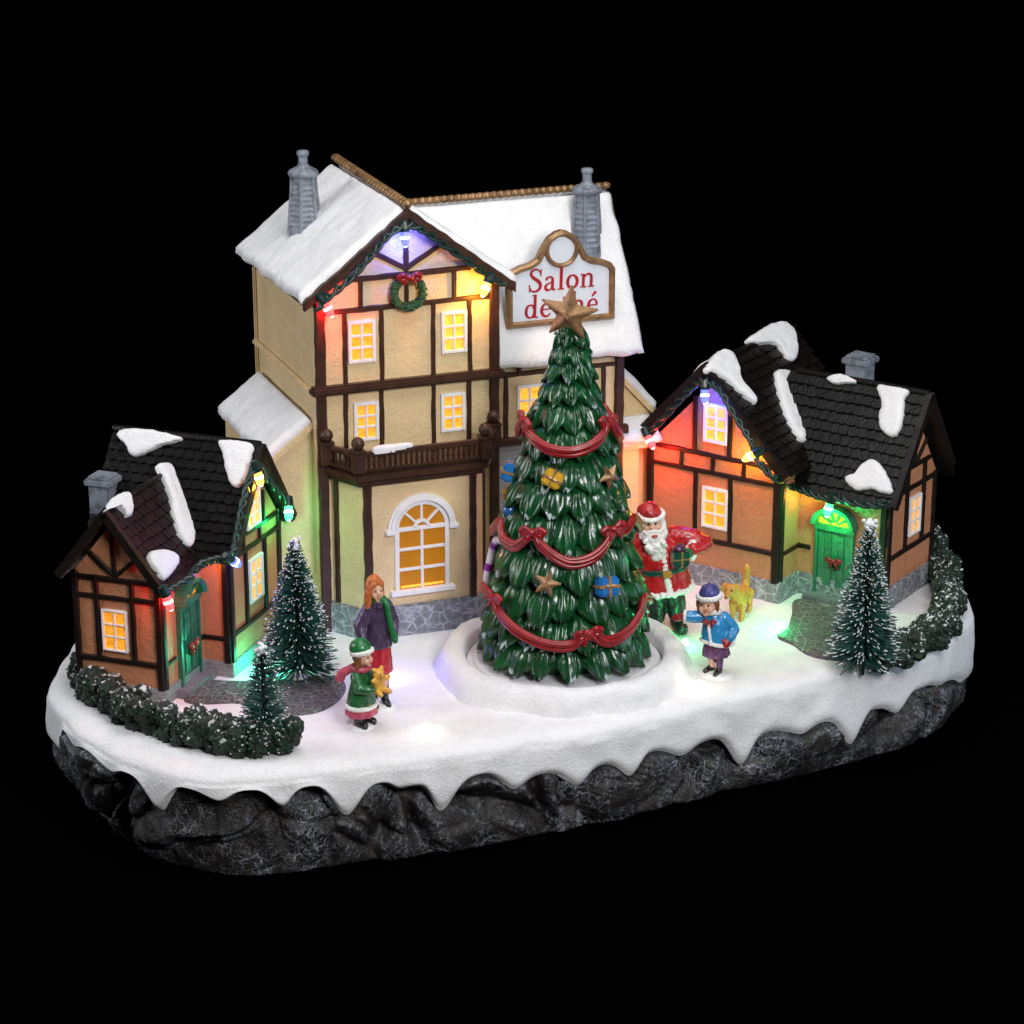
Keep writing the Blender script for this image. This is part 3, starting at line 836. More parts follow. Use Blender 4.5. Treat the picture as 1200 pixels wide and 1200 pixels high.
# wing roof
WX0 = .53
WF = Face((WX0, RY, RZ_), (1, 0, 0), V((0, .07-RY, 1.225-RZ_))); WS = V((0, .07-RY, 1.225-RZ_)).length
WB = Face((1.71, RY, RZ_), (-1, 0, 0), V((0, .95-RY, 1.225-RZ_)))
m = MB(); wl = 1.71-WX0
m.prism([(0, 0), (wl, 0), (wl, WS), (0, WS)], WF.o, WF.u, WF.v, WF.n, -.026, .004); m.prism([(0, 0), (wl, 0), (wl, WS), (0, WS)], WB.o, WB.u, WB.v, WB.n, -.026, .004)
roof2 = m.build('roof', 'timber_brown', sal)
snow_slab(WF, wl-.005, WS+.012, .045, 'roof_snow', 'snow', roof2, 5, sides=(0, 1, 0, 1)); snow_slab(WB, wl-.005, WS+.01, .045, 'roof_snow', 'snow', roof2, 6, sides=(1, 0, 0, 1))
ridge_cap((.58, RY, RZ_+.045), (1.70, RY, RZ_+.05), roof2, 30, .019)
# chimneys: tapered eight-sided louvred towers with a domed cap
def salon_chimney(x, y, zb, h, parent):
    root = MB(); n = 6; r0, r1 = .078, .056
    root.lathe([(r0, zb-.08), (r0, zb), (r1, zb+h*.70)], (x, y, 0), n)
    ch = root.build('chimney', 'chimney_grey', parent)
    m = MB()
    for i in range(9):
        t = (i+.6)/9.6; z = zb+h*.68*t; r = r0+(r1-r0)*t; m.lathe([(r+.004, z), (r+.006, z+.007), (r+.001, z+.016)], (x, y, 0), n)
    for k in range(n):
        a = 2*PI*k/n; m.tube([(x+(r0+.003)*math.cos(a), y+(r0+.003)*math.sin(a), zb-.03), (x+(r1+.003)*math.cos(a), y+(r1+.003)*math.sin(a), zb+h*.70)], .0085, 6)
    m.build('slats', 'chimney_grey', ch)
    m = MB(); z = zb+h*.69
    m.lathe([(r1+.004, z), (r1+.018, z+.008), (r1+.022, z+.022), (r1+.012, z+.034), (.034, z+.052), (.024, z+.062), (.022, z+.10), (.030, z+.108), (.031, z+.122), (.024, z+.130), (.0, z+.131)], (x, y, 0), 12)
    m.build('cap', 'chimney_grey', ch, bevel=.003)
a, b = pick(SAL, LF, 357, 262, .05); p = LF.pt(a, b, .05); salon_chimney(p.x, p.y, p.z-.02, .362, roof)
a, b = pick(SAL, WF, 690, 286, .045); p = WF.pt(a, b, .045); salon_chimney(p.x, p.y+.03, p.z-.03, .40, roof2)
# lean-to on the left
LX = -.205
def lean_to(x0, x1, z0, z1, y0, y1, seed):
    """x1 is the side against the house (height z1)"""
    m = MB(); m.prism([(x0, -.01), (x1, -.01), (x1, z1), (x0, z0)], V((0, y0, 0)), V((1, 0, 0)), V((0, 0, 1)), V((0, 1, 0)), 0, y1-y0)
    m.build('annex_wall', 'cream_stucco', sal)
    s = 1 if x1 > x0 else -1
    d = V((x0-x1, 0, z0-z1)); du = V((0, -1, 0)) if s > 0 else V((0, 1, 0))
    f = Face((x1, y1+.02, z1+.02) if s > 0 else (x1, y0-.03, z1+.02), du, d)
    L = y1-y0+.05; Sx = d.length+.035
    m = MB(); m.prism([(0, 0), (L, 0), (L, Sx), (0, Sx)], f.o, f.u, f.v, f.n, -.02, .004); rf = m.build('annex_roof', 'cream_stucco', sal)
    snow_slab(f, L-.005, Sx, .045, 'roof_snow', 'snow', rf, seed, sides=(1, 1, 0, 1), du=.04); return rf
lean_to(LX, 0, .865, 1.02, .10, .94, 8)
lean_to(1.835, 1.63, .86, 1.08, .26, .9, 9)
rf = lean_to(1.74, 1.63, .70, .70, .17, .26, 10)
Fp = Face((1.63, .27, .80), (1, 0, 0), V((0, -.14, -.07))); snow_slab(Fp, .22, .15, .05, 'roof_snow', 'snow', rf, 12, sides=(0, 1, 0, 1), du=.04)

# sign board
FS = Face((0, .115, 0), (1, 0, 0), (0, 0, 1))
SU = SAL.M @ V((1.285, .115, 1.40))
sign = thing('shop_sign', 'bronze-framed white shop sign with red lettering standing on the snowy roof', 'sign', SU, SAL.rz)
def sg(x, z): return (x-1.285, z-1.40)
half = [(.283, 0), (.283, .255), (.262, .285), (.215, .305), (.165, .315), (.13, .335), (.105, .385), (.07, .435), (.03, .46), (0, .466)]
outl = [(-x, z) for x, z in half][:-1]+[(x, z) for x, z in reversed(half)]
SO = V((0, 0, 0)); su, sv, sn = V((1, 0, 0)), V((0, 0, 1)), V((0, -1, 0))
def inset(poly, d):
    N = len(poly); out = []
    for i in range(N):
        a, b, c = V(poly[i-1]), V(poly[i]), V(poly[(i+1) % N]); t1 = (b-a).normalized(); t2 = (c-b).normalized()
        n1 = V((t1.y, -t1.x)); n2 = V((t2.y, -t2.x)); nn = (n1+n2).normalized(); k = d/max(.5, nn.dot(n1)); out.append(tuple(b+nn*k))
    return out
inn = inset(outl, .03)
m = MB(); N = len(outl); vs = []; fs = []
mid = inset(outl, .010); mid2 = inset(outl, .021)
for (pl, d) in ((outl, -.02), (outl, .012), (mid, .022), (mid2, .022), (inn, .010), (inn, -.01)): vs += [SO+su*a+sv*b+sn*d for a, b in pl]
for k in range(5): fs += [(k*N+i, k*N+(i+1) % N, (k+1)*N+(i+1) % N, (k+1)*N+i) for i in range(N)]
fs += [(5*N+i, 5*N+(i+1) % N, (i+1) % N, i) for i in range(N)]
m.add(vs, fs)
cx, cz, cr = 0, .372, .068
K = 32; vs = []; fs = []
for k in range(K):
    a = 2*PI*k/K
    for r, d in ((cr+.022, .0), (cr+.020, .018), (cr+.010, .027), (cr, .018), (cr-.001, .004)): vs.append(SO+su*(cx+r*math.cos(a))+sv*(cz+r*math.sin(a))+sn*d)
for k in range(K):
    for j in range(4): fs.append((k*5+j, k*5+j+1, ((k+1) % K)*5+j+1, ((k+1) % K)*5+j))
m.add(vs, fs)
m.build('frame', 'bronze', sign, smooth=False)
m = MB(); m.prism(inset(outl, .02), SO, su, sv, sn, -.012, .004); m.prism([(cx+cr*math.cos(2*PI*k/K), cz+cr*math.sin(2*PI*k/K)) for k in range(K)], SO, su, sv, sn, 0, .008)
m.build('board', 'sign_white', sign)
# lettering: slab-serif strokes of varying weight
GL = {
 'S': (.66, [([(.57, .80), (.46, .95), (.30, .985), (.15, .91), (.12, .77), (.24, .62), (.44, .48), (.56, .32), (.53, .13), (.36, .015), (.18, .04), (.07, .19)], [.06, .07, .08, .11, .13, .14, .15, .14, .13, .09, .07, .06]), ([(.585, .99), (.57, .68)], [.055, .055]), ([(.055, .33), (.07, .01)], [.055, .055])]),
 'a': (.58, [([(.11, .47), (.16, .57), (.28, .61), (.39, .55), (.41, .42), (.41, .12), (.46, .03), (.56, .05)], [.11, .08, .07, .10, .13, .13, .08, .05]), ([(.41, .36), (.24, .32), (.10, .22), (.10, .09), (.20, .02), (.31, .05), (.41, .15)], [.05, .07, .11, .13, .09, .06, .05])]),
 'l': (.34, [([(.17, 1.03), (.17, 0)], [.14, .14]), ([(.02, .025), (.32, .025)], [.055, .055]), ([(.02, 1.0), (.17, 1.0)], [.055, .055])]),
 'o': (.60, [([(.30+.225*math.sin(2*PI*k/16), .305+.285*math.cos(2*PI*k/16)) for k in range(17)], [.06+.08*abs(math.sin(2*PI*k/16)) for k in range(17)])]),
 'n': (.70, [([(.16, .60), (.16, 0)], [.13, .13]), ([(.02, .58), (.16, .58)], [.055, .055]), ([(.02, .025), (.30, .025)], [.055, .055]), ([(.18, .42), (.28, .55), (.40, .59), (.51, .52), (.53, .40), (.53, 0)], [.05, .07, .09, .12, .13, .13]), ([(.40, .025), (.67, .025)], [.055, .055])]),
 'd': (.66, [([(.28+.20*math.sin(2*PI*k/16), .305+.285*math.cos(2*PI*k/16)) for k in range(17)], [.06+.07*abs(math.sin(2*PI*k/16)) for k in range(17)]), ([(.49, 1.03), (.49, 0)], [.13, .13]), ([(.36, 1.0), (.49, 1.0)], [.055, .055]), ([(.49, .025), (.64, .025)], [.055, .055])]),
 'e': (.56, [([(.09, .335), (.50, .335)], [.055, .055]), ([(.48, .335), (.46, .48), (.36, .58), (.25, .58), (.13, .48), (.09, .30), (.14, .12), (.27, .03), (.40, .05), (.50, .16)], [.11, .10, .07, .07, .12, .14, .13, .10, .07, .05])]),
 't': (.42, [([(.17, .82), (.17, .14), (.23, .04), (.33, .04), (.40, .13)], [.08, .13, .10, .06, .05]), ([(.02, .585), (.37, .585)], [.055, .055])]),
 'h': (.70, [([(.16, 1.03), (.16, 0)], [.13, .13]), ([(.02, 1.0), (.16, 1.0)], [.055, .055]), ([(.02, .025), (.30, .025)], [.055, .055]), ([(.18, .42), (.28, .55), (.40, .59), (.51, .52), (.53, .40), (.53, 0)], [.05, .07, .09, .12, .13, .13]), ([(.40, .025), (.67, .025)], [.055, .055])]),
}
GL['é'] = (GL['e'][0], GL['e'][1]+[([(.24, .73), (.42, .93)], [.07, .13])])
def write(mb, text, x, z, h, slant=.0, sp=.06):
    dd = 0
    for ch in text:
        if ch == ' ': x += .34*h; continue
        w, st = GL[ch]
        for pts, ws in st:
            n = 5 if len(pts) > 2 else 1
            P = catmull([(a, b, 0) for a, b in pts], n); Wd = []
            for i in range(len(pts)-1):
                for k in range(n): Wd.append(ws[i]+(ws[i+1]-ws[i])*k/n)
            Wd.append(ws[-1]); vs = []; fs = []; dd = (dd+1) % 5; D = .0065+.0004*dd
            for i, p in enumerate(P):
                t = (P[min(i+1, len(P)-1)]-P[max(0, i-1)]).normalized(); nn = V((-t.y, t.x, 0))
                for q in (p+nn*Wd[i]/2, p-nn*Wd[i]/2):
                    for d in (.003, D): vs.append(SO+su*(x+(q.x+slant*q.y)*h)+sv*(z+q.y*h)+sn*d)
            for i in range(len(P)-1):
                a, b = i*4, i*4+4
                fs += [(a+1, a+3, b+3, b+1), (a, a+1, b+1, b), (a+2, b+2, b+3, a+3)]
            mb.add(vs, fs+[(0, 2, 3, 1), (len(vs)-4, len(vs)-3, len(vs)-1, len(vs)-2)])
        x += (w+sp)*h
    return x
def width(text, h, sp=.06): return sum(.34*h if c == ' ' else (GL[c][0]+sp)*h for c in text)
m = MB()
H = .112; write(m, 'Salon', .005-width('Salon', H)/2, .172, H, .03)
write(m, 'de thé', .005-width('de thé', H)/2, .042, H, .03)
m.build('lettering', 'sign_red', sign)

# wreath with bow on the gable
def bow(mb, c, s, tail=1.0):
    c = V(c)
    for q in (-1, 1):
        mb.chain([c, c+V((q*.5*s, -.05*s, .22*s)), c+V((q*.82*s, 0, .10*s)), c+V((q*.62*s, .02*s, -.22*s)), c+V((q*.1*s, 0, -.04*s))], [.12*s, .2*s, .17*s, .15*s, .1*s], 8)
        mb.chain([c, c+V((q*.25*s, -.02*s, -.45*s*tail)), c+V((q*.42*s, .0, -.85*s*tail))], [.1*s, .13*s, .10*s], 8)
    mb.ell(c+V((0, -.1*s, 0)), .2*s, 10, 6)
wc = F0.pt(.452, 1.665, .03)
wr = thing('wreath', 'green wreath with a crimson bow hanging under the gable peak of the tall house', 'wreath', SAL.M @ wc, SAL.rz)
m = MB(); R0 = .072
for i in range(64):
    a = 2*PI*i/64; m.ell((R0*math.cos(a), random.uniform(-.006, .004), R0*math.sin(a)), random.uniform(.015, .022), 8, 5)
for i in range(150):
    a = random.uniform(0, 2*PI); b = random.uniform(0, 2*PI); r = .019
    m.ell(((R0+r*math.cos(b))*math.cos(a), -abs(r*math.sin(b)), (R0+r*math.cos(b))*math.sin(a)), .0065, 6, 4)
m.build('ring', 'wreath_green', wr, smooth=True)
m = MB(); bow(m, (0, -.028, .078), .068, .6); melt(m, 'bow', 'bow_red', wr, .004, 2)

# ------------------------------------------------------------------ cottages
def plank_door(face, cu, b, w, h, parent, lit=False):
    """green door under an arched hood"""
    m = MB()
    def bx(a0, b0, a1, b1, d0, d1, mm=m): mm.prism([(a0, b0), (a1, b0), (a1, b1), (a0, b1)], face.o, face.u, face.v, face.n, d0, d1)
    l, r, t = cu-w/2, cu+w/2, b+h
    bx(l, b, l+.016, t, -.01, .024); bx(r-.016, b, r, t, -.01, .024)
    for i in range(5):
        x0 = l+.016+(w-.032)*i/5; bx(x0+.0008, b, x0+(w-.032)/5-.0008, t-.03, -.01, .013+.0006*(i % 2))
    bx(l-.006, t-.03, r+.006, t, -.01, .030)
    d = m.build('door', 'door_green', parent, bevel=.002)
    for q in (-1, 1):
        x0 = cu+q*w*.16
        for (a0, b0, a1, b1) in [(x0-.022, t-.085-j*.045, x0+.022, t-.050-j*.045) for j in range(2)]+[(x0-.024, b+.05, x0+.024, b+.15)]:
            m = MB(); bx(a0, b0, a1, b1, .010, .0185, m); m.build('panel', 'door_green', d, bevel=.004)
    m = MB(); rr = w/2+.012; K = 14; vs = []; fs = []
    for k in range(K+1):
        a = PI*k/K
        for rad, dd in ((rr-.024, -.01), (rr-.024, .050), (rr, .058), (rr+.004, -.01)): vs.append(face.pt(cu+rad*math.cos(a), t+rad*.86*math.sin(a), dd))
    for k in range(K):
        for j in range(4): fs.append((k*4+j, k*4+(j+1) % 4, k*4+4+(j+1) % 4, k*4+4+j))
    m.add(vs, fs+[(0, 1, 2, 3), (K*4+3, K*4+2, K*4+1, K*4)])
    for a in (PI*.2, PI*.4, PI*.6, PI*.8):
        p0 = (cu+.02*math.cos(a), t+.02*math.sin(a)); p1 = (cu+(rr-.02)*math.cos(a), t+(rr-.02)*.86*math.sin(a)); nx, ny = -math.sin(a)*.005, math.cos(a)*.005
        m.prism([(p0[0]+nx, p0[1]+ny), (p0[0]-nx, p0[1]-ny), (p1[0]-nx, p1[1]-ny), (p1[0]+nx, p1[1]+ny)], face.o, face.u, face.v, face.n, -.003, .022)
    hd = m.build('hood', 'door_green', d)
    m = MB(); m.prism([(cu+(rr-.02)*math.cos(PI*k/12), t+(rr-.02)*.86*math.sin(PI*k/12)) for k in range(13)], face.o, face.u, face.v, face.n, -.004, .008)
    m.build('fanlight', 'pane_side', d)
    m = MB(); p = face.pt(r-.03, b+h*.45, .02); m.ell(p, .007, 8, 6); m.build('handle', 'bronze', d, smooth=True)
    return d

# left cottage
LC = Frame(G(194, 826), -20)
lc = thing('cottage', 'terracotta half-timbered cottage at the left end of the base, beside a curving snowy hedge', 'house', LC.loc, LC.rz)
m = house_block(-.44, 0, 0, .45, .585, -.225, .85)
m.prism([(.40, -.01), (.95, -.01), (.95, .63), (.68, .965), (.40, .63)], V((-.52, 0, 0)), V((0, 1, 0)), V((0, 0, 1)), V((1, 0, 0)), 0, .66)
m.build('wall', 'terracotta_stucco', lc)
A0 = Face((0, 0, 0), (1, 0, 0), (0, 0, 1)); A1 = Face((0, 0, 0), (0, 1, 0), (0, 0, 1)); A2 = Face((0, .40, 0), (1, 0, 0), (0, 0, 1)); A3 = Face((.14, .40, 0), (0, 1, 0), (0, 0, 1))
beams(A0, [(-.428, 0, -.428, .60, .03, .014), (-.012, .07, -.012, .60, .034, .014), (-.43, .575, -.02, .578, .026), (-.43, .487, -.02, .492, .022), (-.43, .186, -.02, .188, .022),
      (-.322, .575, -.322, .19, .022), (-.140, .575, -.141, .19, .022), (-.225, .84, -.222, .58, .022), (-.36, .71, -.235, .60, .02), (-.10, .70, -.212, .60, .02)], 'timber_frame', 'timber_black', lc)
beams(A1, [(.012, .07, .012, .60, .03, .012), (.02, .187, .11, .187, .02)], 'timber_frame', 'timber_black', lc); beams(A1, [(.36, .187, .40, .187, .02)], 'timber_rail', 'timber_black', lc)
beams(A2, [(.125, .07, .125, .66, .034, .016), (.01, .187, .125, .187, .022)], 'timber_frame', 'timber_black', lc)
beams(A3, [(.016, .07, .016, .66, .032, .014), (.535, .07, .535, .66, .03, .014), (.02, .648, .53, .642, .024), (.02, .572, .53, .568, .022), (.02, .200, .53, .205, .022),
      (.17, .57, .17, .21, .02), (.375, .57, .375, .21, .02), (.16, .64, .16, .57, .018), (.33, .64, .33, .57, .018), (.165, .66, .165, .78, .016), (.375, .66, .375, .80, .016)], 'timber_frame', 'timber_black', lc)
m = MB(); m.prism([(-.452, .5), (-.452, -.014), (.014, -.014), (.014, .388), (.152, .388), (.152, .96), (-.2, .96), (-.2, .5)], V(), U, VV, NN, -.03, .074); m.build('plinth', 'plinth_brick', lc, bevel=.004)
window(A0, -.235, .331, .128, .200, lc, 'pane_amber', fr=.010, bar=.008); window(A3, .272, .397, .145, .215, lc, 'pane_bright'); window(A3, .265, .745, .145, .18, lc, 'pane_bright')
plank_door(A1, .235, .035, .20, .40, lc)
m = MB(); m.box((.035, .235, .012), (.075, .30, .05)); m.build('doorstep', 'brick_trim', lc, bevel=.006)
# roofs: main ridge along x, porch ridge along y
MY, MZ = .68, 1.045
MF = Face((-.57, MY, MZ), (1, 0, 0), V((0, .335-MY, .585-MZ))); MS = V((0, .335-MY, .585-MZ)).length
MBk = Face((.19, MY, MZ), (-1, 0, 0), V((0, 1.0-MY, .605-MZ)))
rf = tiled_roof(MF, .76, MS, 'roof', 'tile_black', lc, 12, .052, 1)
tiled_roof(MBk, .76, MS, 'roof', 'tile_black', lc, 12, .052, 2)
PX, PZ = -.232, .905
PLf = Face((PX, .60, PZ), (0, -1, 0), V((-.485-PX, 0, .585-PZ))); PRf = Face((PX, -.045, PZ), (0, 1, 0), V((.045-PX, 0, .555-PZ))); PS = V((.045-PX, 0, .555-PZ)).length
pr = tiled_roof(PRf, .66, PS, 'roof', 'tile_brown', lc, 9, .038, 3); pl_ = tiled_roof(PLf, .645, V((-.485-PX, 0, .585-PZ)).length, 'roof', 'tile_brown', lc, 10, .036, 4)
def barge(parent, pts, w=.05, d=.016, seed=0):
    m = MB(); P = [V(p) for p in pts]
    for a, b in zip(P[:-1], P[1:]):
        t = (b-a).normalized(); K = 10; vs = []; fs = []
        dn = V((0, 0, 1))-t*t.z; dn = dn.normalized(); sd = t.cross(dn)
        for i in range(K+1):
            p = a.lerp(b, i/K)+dn*.003*noise.noise(V((i*.8, seed, 0)))
            vs += [p+dn*w*.4+sd*d, p-dn*w*.6+sd*d, p-dn*w*.6-sd*d, p+dn*w*.4-sd*d]
        for i in range(K):
            for j in range(4): fs.append((i*4+j, i*4+(j+1) % 4, i*4+4+(j+1) % 4, i*4+4+j))
        m.add(vs, fs+[(0, 1, 2, 3), (K*4+3, K*4+2, K*4+1, K*4)])
    return m.build('bargeboard', 'timber_black', parent)
barge(pr, [(-.487, -.05, .586), (PX, -.05, .910), (.047, -.05, .560)], .040, seed=1)
barge(rf, [(.195, .332, .586), (.195, MY, MZ+.004), (.195, 1.0, .605)], .040, seed=2)
m = MB(); m.tube([(-.57, MY, MZ+.012), (.19, MY, MZ+.012)], .018, 8); m.build('ridge_cap', 'tile_black', rf)
m = MB(); m.tube([(PX, -.045, PZ+.012), (PX, .6, PZ+.012)], .014, 8); m.build('ridge_cap', 'tile_brown', pr)
def patch(fr, face, px, H, parent, seed, lift=.02):
    poly = [pick(fr, face, u, v, lift) for u, v in px]
    return blob_sheet(face, poly, H, 'snow_patch', 'snow', parent, seed, base=.012)
patch(LC, MF, [(137, 509), (145, 503), (165, 502), (190, 506), (213, 513), (203, 519), (190, 522), (175, 529), (160, 534), (152, 532), (148, 522), (141, 515)], .026, rf, 1)
patch(LC, MF, [(256, 517), (275, 516), (296, 521), (294, 537), (289, 556), (286, 565), (278, 571), (270, 566), (264, 550), (261, 532)], .026, rf, 2)
patch(LC, PRf, [(185, 545), (192, 542), (200, 545), (206, 560), (213, 578), (221, 600), (228, 622), (226, 638), (220, 638), (210, 626), (203, 605), (198, 580), (190, 558)], .028, pr, 3)
patch(LC, PRf, [(174, 650), (180, 645), (195, 645), (208, 652), (208, 662), (198, 676), (191, 679), (182, 668), (176, 660)], .026, pr, 4)
patch(LC, PRf, [(124, 598), (131, 585), (140, 579), (150, 577), (155, 590), (155, 602), (149, 605), (143, 598), (135, 591)], .024, pr, 5)
def square_chimney(fr, x, y, z0, z1, w, parent):
    m = MB(); m.box((x, y, (z0+z1)/2), (w, w, z1-z0)); c = m.build('chimney', 'chimney_grey', parent, bevel=.006)
    m = MB(); m.box((x, y, z1+.006), (w*1.28, w*1.28, .03)); m.box((x, y, z1+.026), (w*1.05, w*1.05, .016)); m.build('cap', 'chimney_grey', c, bevel=.006)
    m = MB(); m.box((x, y, z1+.034), (w*.62, w*.62, .006)); m.build('flue', 'chimney_grey', c)
square_chimney(LC, -.525, .47, .60, .862, .105, rf)

# right cottage
RC = Frame(G(915, 707), -34.5)
rc = thing('cottage', 'terracotta half-timbered cottage at the right end, its green door half behind a frosted tree', 'house', RC.loc, RC.rz)
m = house_block(-.79, -.02, 0, .82, .70, -.43, 1.075)
m.prism([(.20, -.01), (.72, -.01), (.72, .60), (.465, .955), (.20, .60)], V((-.1, 0, 0)), V((0, 1, 0)), V((0, 0, 1)), V((1, 0, 0)), 0, .57)
m.build('wall', 'terracotta_stucco', rc)
B0 = Face((0, 0, 0), (1, 0, 0), (0, 0, 1)); B1 = Face((-.02, 0, 0), (0, 1, 0), (0, 0, 1)); B2 = Face((0, .20, 0), (1, 0, 0), (0, 0, 1)); B3 = Face((.47, .20, 0), (0, 1, 0), (0, 0, 1))
beams(B0, [(-.775, .1, -.775, .72, .04, .015), (-.036, .1, -.036, .72, .045, .016), (-.77, .705, -.03, .700, .024), (-.77, .610, -.03, .612, .022), (-.77, .250, -.03, .254, .024),
      (-.517, 1.0, -.517, .71, .022), (-.315, .98, -.315, .71, .022), (-.509, .61, -.504, .255, .022), (-.306, .61, -.300, .255, .022), (-.594, .705, -.594, .612, .02), (-.41, .705, -.41, .612, .02), (-.232, .70, -.232, .612, .02)], 'timber_frame', 'timber_black', rc)
beams(B1, [(.015, .1, .015, .66, .03, .012), (.03, .25, .20, .25, .022)], 'timber_frame', 'timber_black', rc)
beams(B2, [(-.02, .25, .05, .25, .022)], 'timber_rail', 'timber_black', rc); beams(B2, [(.45, .1, .45, .62, .036, .014)], 'timber_post', 'timber_black', rc)
beams(B3, [(.016, .1, .016, .60, .032, .013), (.505, .1, .505, .60, .03, .013), (.02, .580, .50, .582, .026), (.09, .690, .43, .692, .024), (.02, .262, .50, .266, .024), (.19, .69, .19, .27, .02), (.375, .69, .378, .27, .02),
      (.262, .93, .262, .70, .02), (.15, .80, .255, .70, .018), (.385, .80, .27, .70, .018)], 'timber_frame', 'timber_black', rc)
m = MB(); m.prism([(-.805, .7), (-.805, -.016), (-.004, -.016), (-.004, .184), (.486, .184), (.486, .73), (-.3, .73), (-.3, .7)], V(), U, VV, NN, -.03, .112); m.build('plinth', 'plinth_cobble', rc, bevel=.006)
window(B0, -.397, .872, .140, .205, rc, 'pane_bright'); window(B0, -.390, .428, .150, .215, rc, 'pane_amber'); window(B3, .285, .425, .125, .205, rc, 'pane_side', fr=.014, bar=.010)
plank_door(B2, .190, .02, .215, .375, rc)
m = MB(); m.box((.19, .155, .006), (.27, .09, .045)); m.build('doorstep', 'brick_trim', rc, bevel=.006)
RXc, RZc = -.44, 1.165
CL = Face((RXc, .86, RZc), (0, -1, 0), V((-.885-RXc, 0, .695-RZc))); CR = Face((RXc, -.05, RZc), (0, 1, 0), V((.035-RXc, 0, .675-RZc))); CS = V((.035-RXc, 0, .675-RZc)).length
r1 = tiled_roof(CR, .91, CS, 'roof', 'tile_brown', rc, 13, .042, 6); r2 = tiled_roof(CL, .91, V((-.885-RXc, 0, .695-RZc)).length, 'roof', 'tile_brown', rc, 13, .042, 7)
WY, WZ = .465, 1.06
DF = Face((-.42, WY, WZ), (1, 0, 0), V((0, .115-WY, .565-WZ))); DS = V((0, .115-WY, .565-WZ)).length; DB = Face((.53, WY, WZ), (-1, 0, 0), V((0, .768-WY, .625-WZ)))
r3 = tiled_roof(DF, .95, DS, 'roof', 'tile_black', rc, 11, .052, 8, start=.18); tiled_roof(DB, .77, DS, 'roof', 'tile_black', rc, 11, .052, 9)
barge(r1, [(-.880, -.055, .702), (RXc, -.055, RZc+.005), (.036, -.055, .678)], .045, seed=3); barge(r3, [(.535, .118, .570), (.535, WY, WZ+.004), (.535, .768, .625)], .042, seed=4)
m = MB(); m.tube([(RXc, -.05, RZc+.012), (RXc, .86, RZc+.012)], .016, 8); m.build('ridge_cap', 'tile_brown', r1)
m = MB(); m.tube([(-.2, WY, WZ+.012), (.53, WY, WZ+.012)], .016, 8); m.build('ridge_cap', 'tile_black', r3)
patch(RC, CR, [(827, 434), (833, 420), (843, 411), (853, 410), (860, 416), (866, 430), (868, 445), (880, 460), (887, 470), (883, 472), (870, 462), (855, 448), (840, 438)], .028, r1, 6)
patch(RC, CR, [(875, 398), (890, 387), (905, 379), (920, 377), (931, 388), (935, 410), (931, 422), (922, 419), (911, 405), (900, 402), (886, 403)], .026, r1, 7)
patch(RC, CR, [(908, 437), (915, 433), (929, 438), (933, 455), (940, 480), (950, 508), (946, 516), (938, 516), (926, 499), (918, 480), (911, 455)], .030, r1, 8)
patch(RC, DF, [(968, 443), (985, 438), (1004, 447), (990, 449), (978, 450)], .02, r3, 9)
patch(RC, DF, [(1028, 452), (1046, 453), (1065, 457), (1060, 468), (1058, 490), (1052, 508), (1042, 511), (1031, 501), (1030, 485), (1033, 472)], .026, r3, 10)
patch(RC, DF, [(990, 561), (1001, 556), (1014, 541), (1025, 539), (1037, 552), (1046, 575), (1036, 578), (1020, 573), (1002, 574)], .026, r3, 11)
# snow lapping over the left slope at the front of the ridge
FL2 = [(.91-.02, .0), (.91-.03, .10), (.91-.10, .13), (.91-.20, .05), (.91-.26, .0), (.91-.15, -.01)]
blob_sheet(CL, FL2, .026, 'snow_patch', 'snow', r2, 12, base=.012)
square_chimney(RC, .115, .53, .96, 1.155, .112, r3)

# little bows on the doors
for fr, face, u, z, lab in ((LC, A1, .235, .20, 'small crimson bow with a green sprig on the dark green door of the left cottage'), (RC, B2, .20, .205, 'small crimson bow with a green sprig on the glowing green door of the right cottage')):
    p = face.pt(u, z, .026); rz = fr.rz+math.atan2(face.u.y, face.u.x)
    dw = thing('door_wreath', lab, 'door wreath', fr.M @ p, rz, 'bows on the cottage doors')
    m = MB()
    for i in range(22):
        a = 2*PI*i/22; m.ell((.024*math.cos(a), 0, -.012+.024*math.sin(a)), .009, 6, 4)
    m.build('ring', 'wreath_green', dw, smooth=True)
    m = MB(); bow(m, (0, -.012, .012), .05, .9); melt(m, 'bow', 'bow_red', dw, .0035, 1)
# ------------------------------------------------------------------ decorated tree
TIERS = [(y_, r_) for y_, r_ in ((418, .074), (438, .094), (459, .115), (484, .143), (511, .178), (547, .218), (581, .254), (612, .284), (655, .32), (698, .35), (735, .372), (768, .392), (800, .405))]
TZ = [((786+95*r-y)/239, r) for y, r in TIERS]          # (tip height, tip radius), top first
TTOP = 1.67
def lean(z): return .022*(z/1.6)
def tree_r(z):
    P = [(TTOP, .02)]+TZ+[(.0, .405)]
    for (za, ra), (zb, rb) in zip(P[:-1], P[1:]):
        if zb <= z <= za: return ra+(rb-ra)*(za-z)/max(1e-6, za-zb)
    return .02 if z > TTOP else .405
def tree_hit(u, v, off=0.0):
    d = ray(u, v).normalized(); t = 9.0; best = None
    while t < 14:
        p = CAM+d*t; x = p.x-MC.x-lean(p.z); y = p.y-MC.y; q = math.hypot(x, y)-(tree_r(p.z)*.93+off)
        if best is None or q < best[0]: best = (q, p.copy())
        if q <= 0: break
        t += .003
    p = best[1]; n = V((p.x-MC.x-lean(p.z), p.y-MC.y, 0)).normalized(); n.z = .22; return p, n.normalized()
TC = V((MC.x, MC.y, 0))
xt = thing('christmas_tree', 'large glossy dark green tree of drooping scalloped boughs in the middle of the snowy square', 'christmas tree', TC)
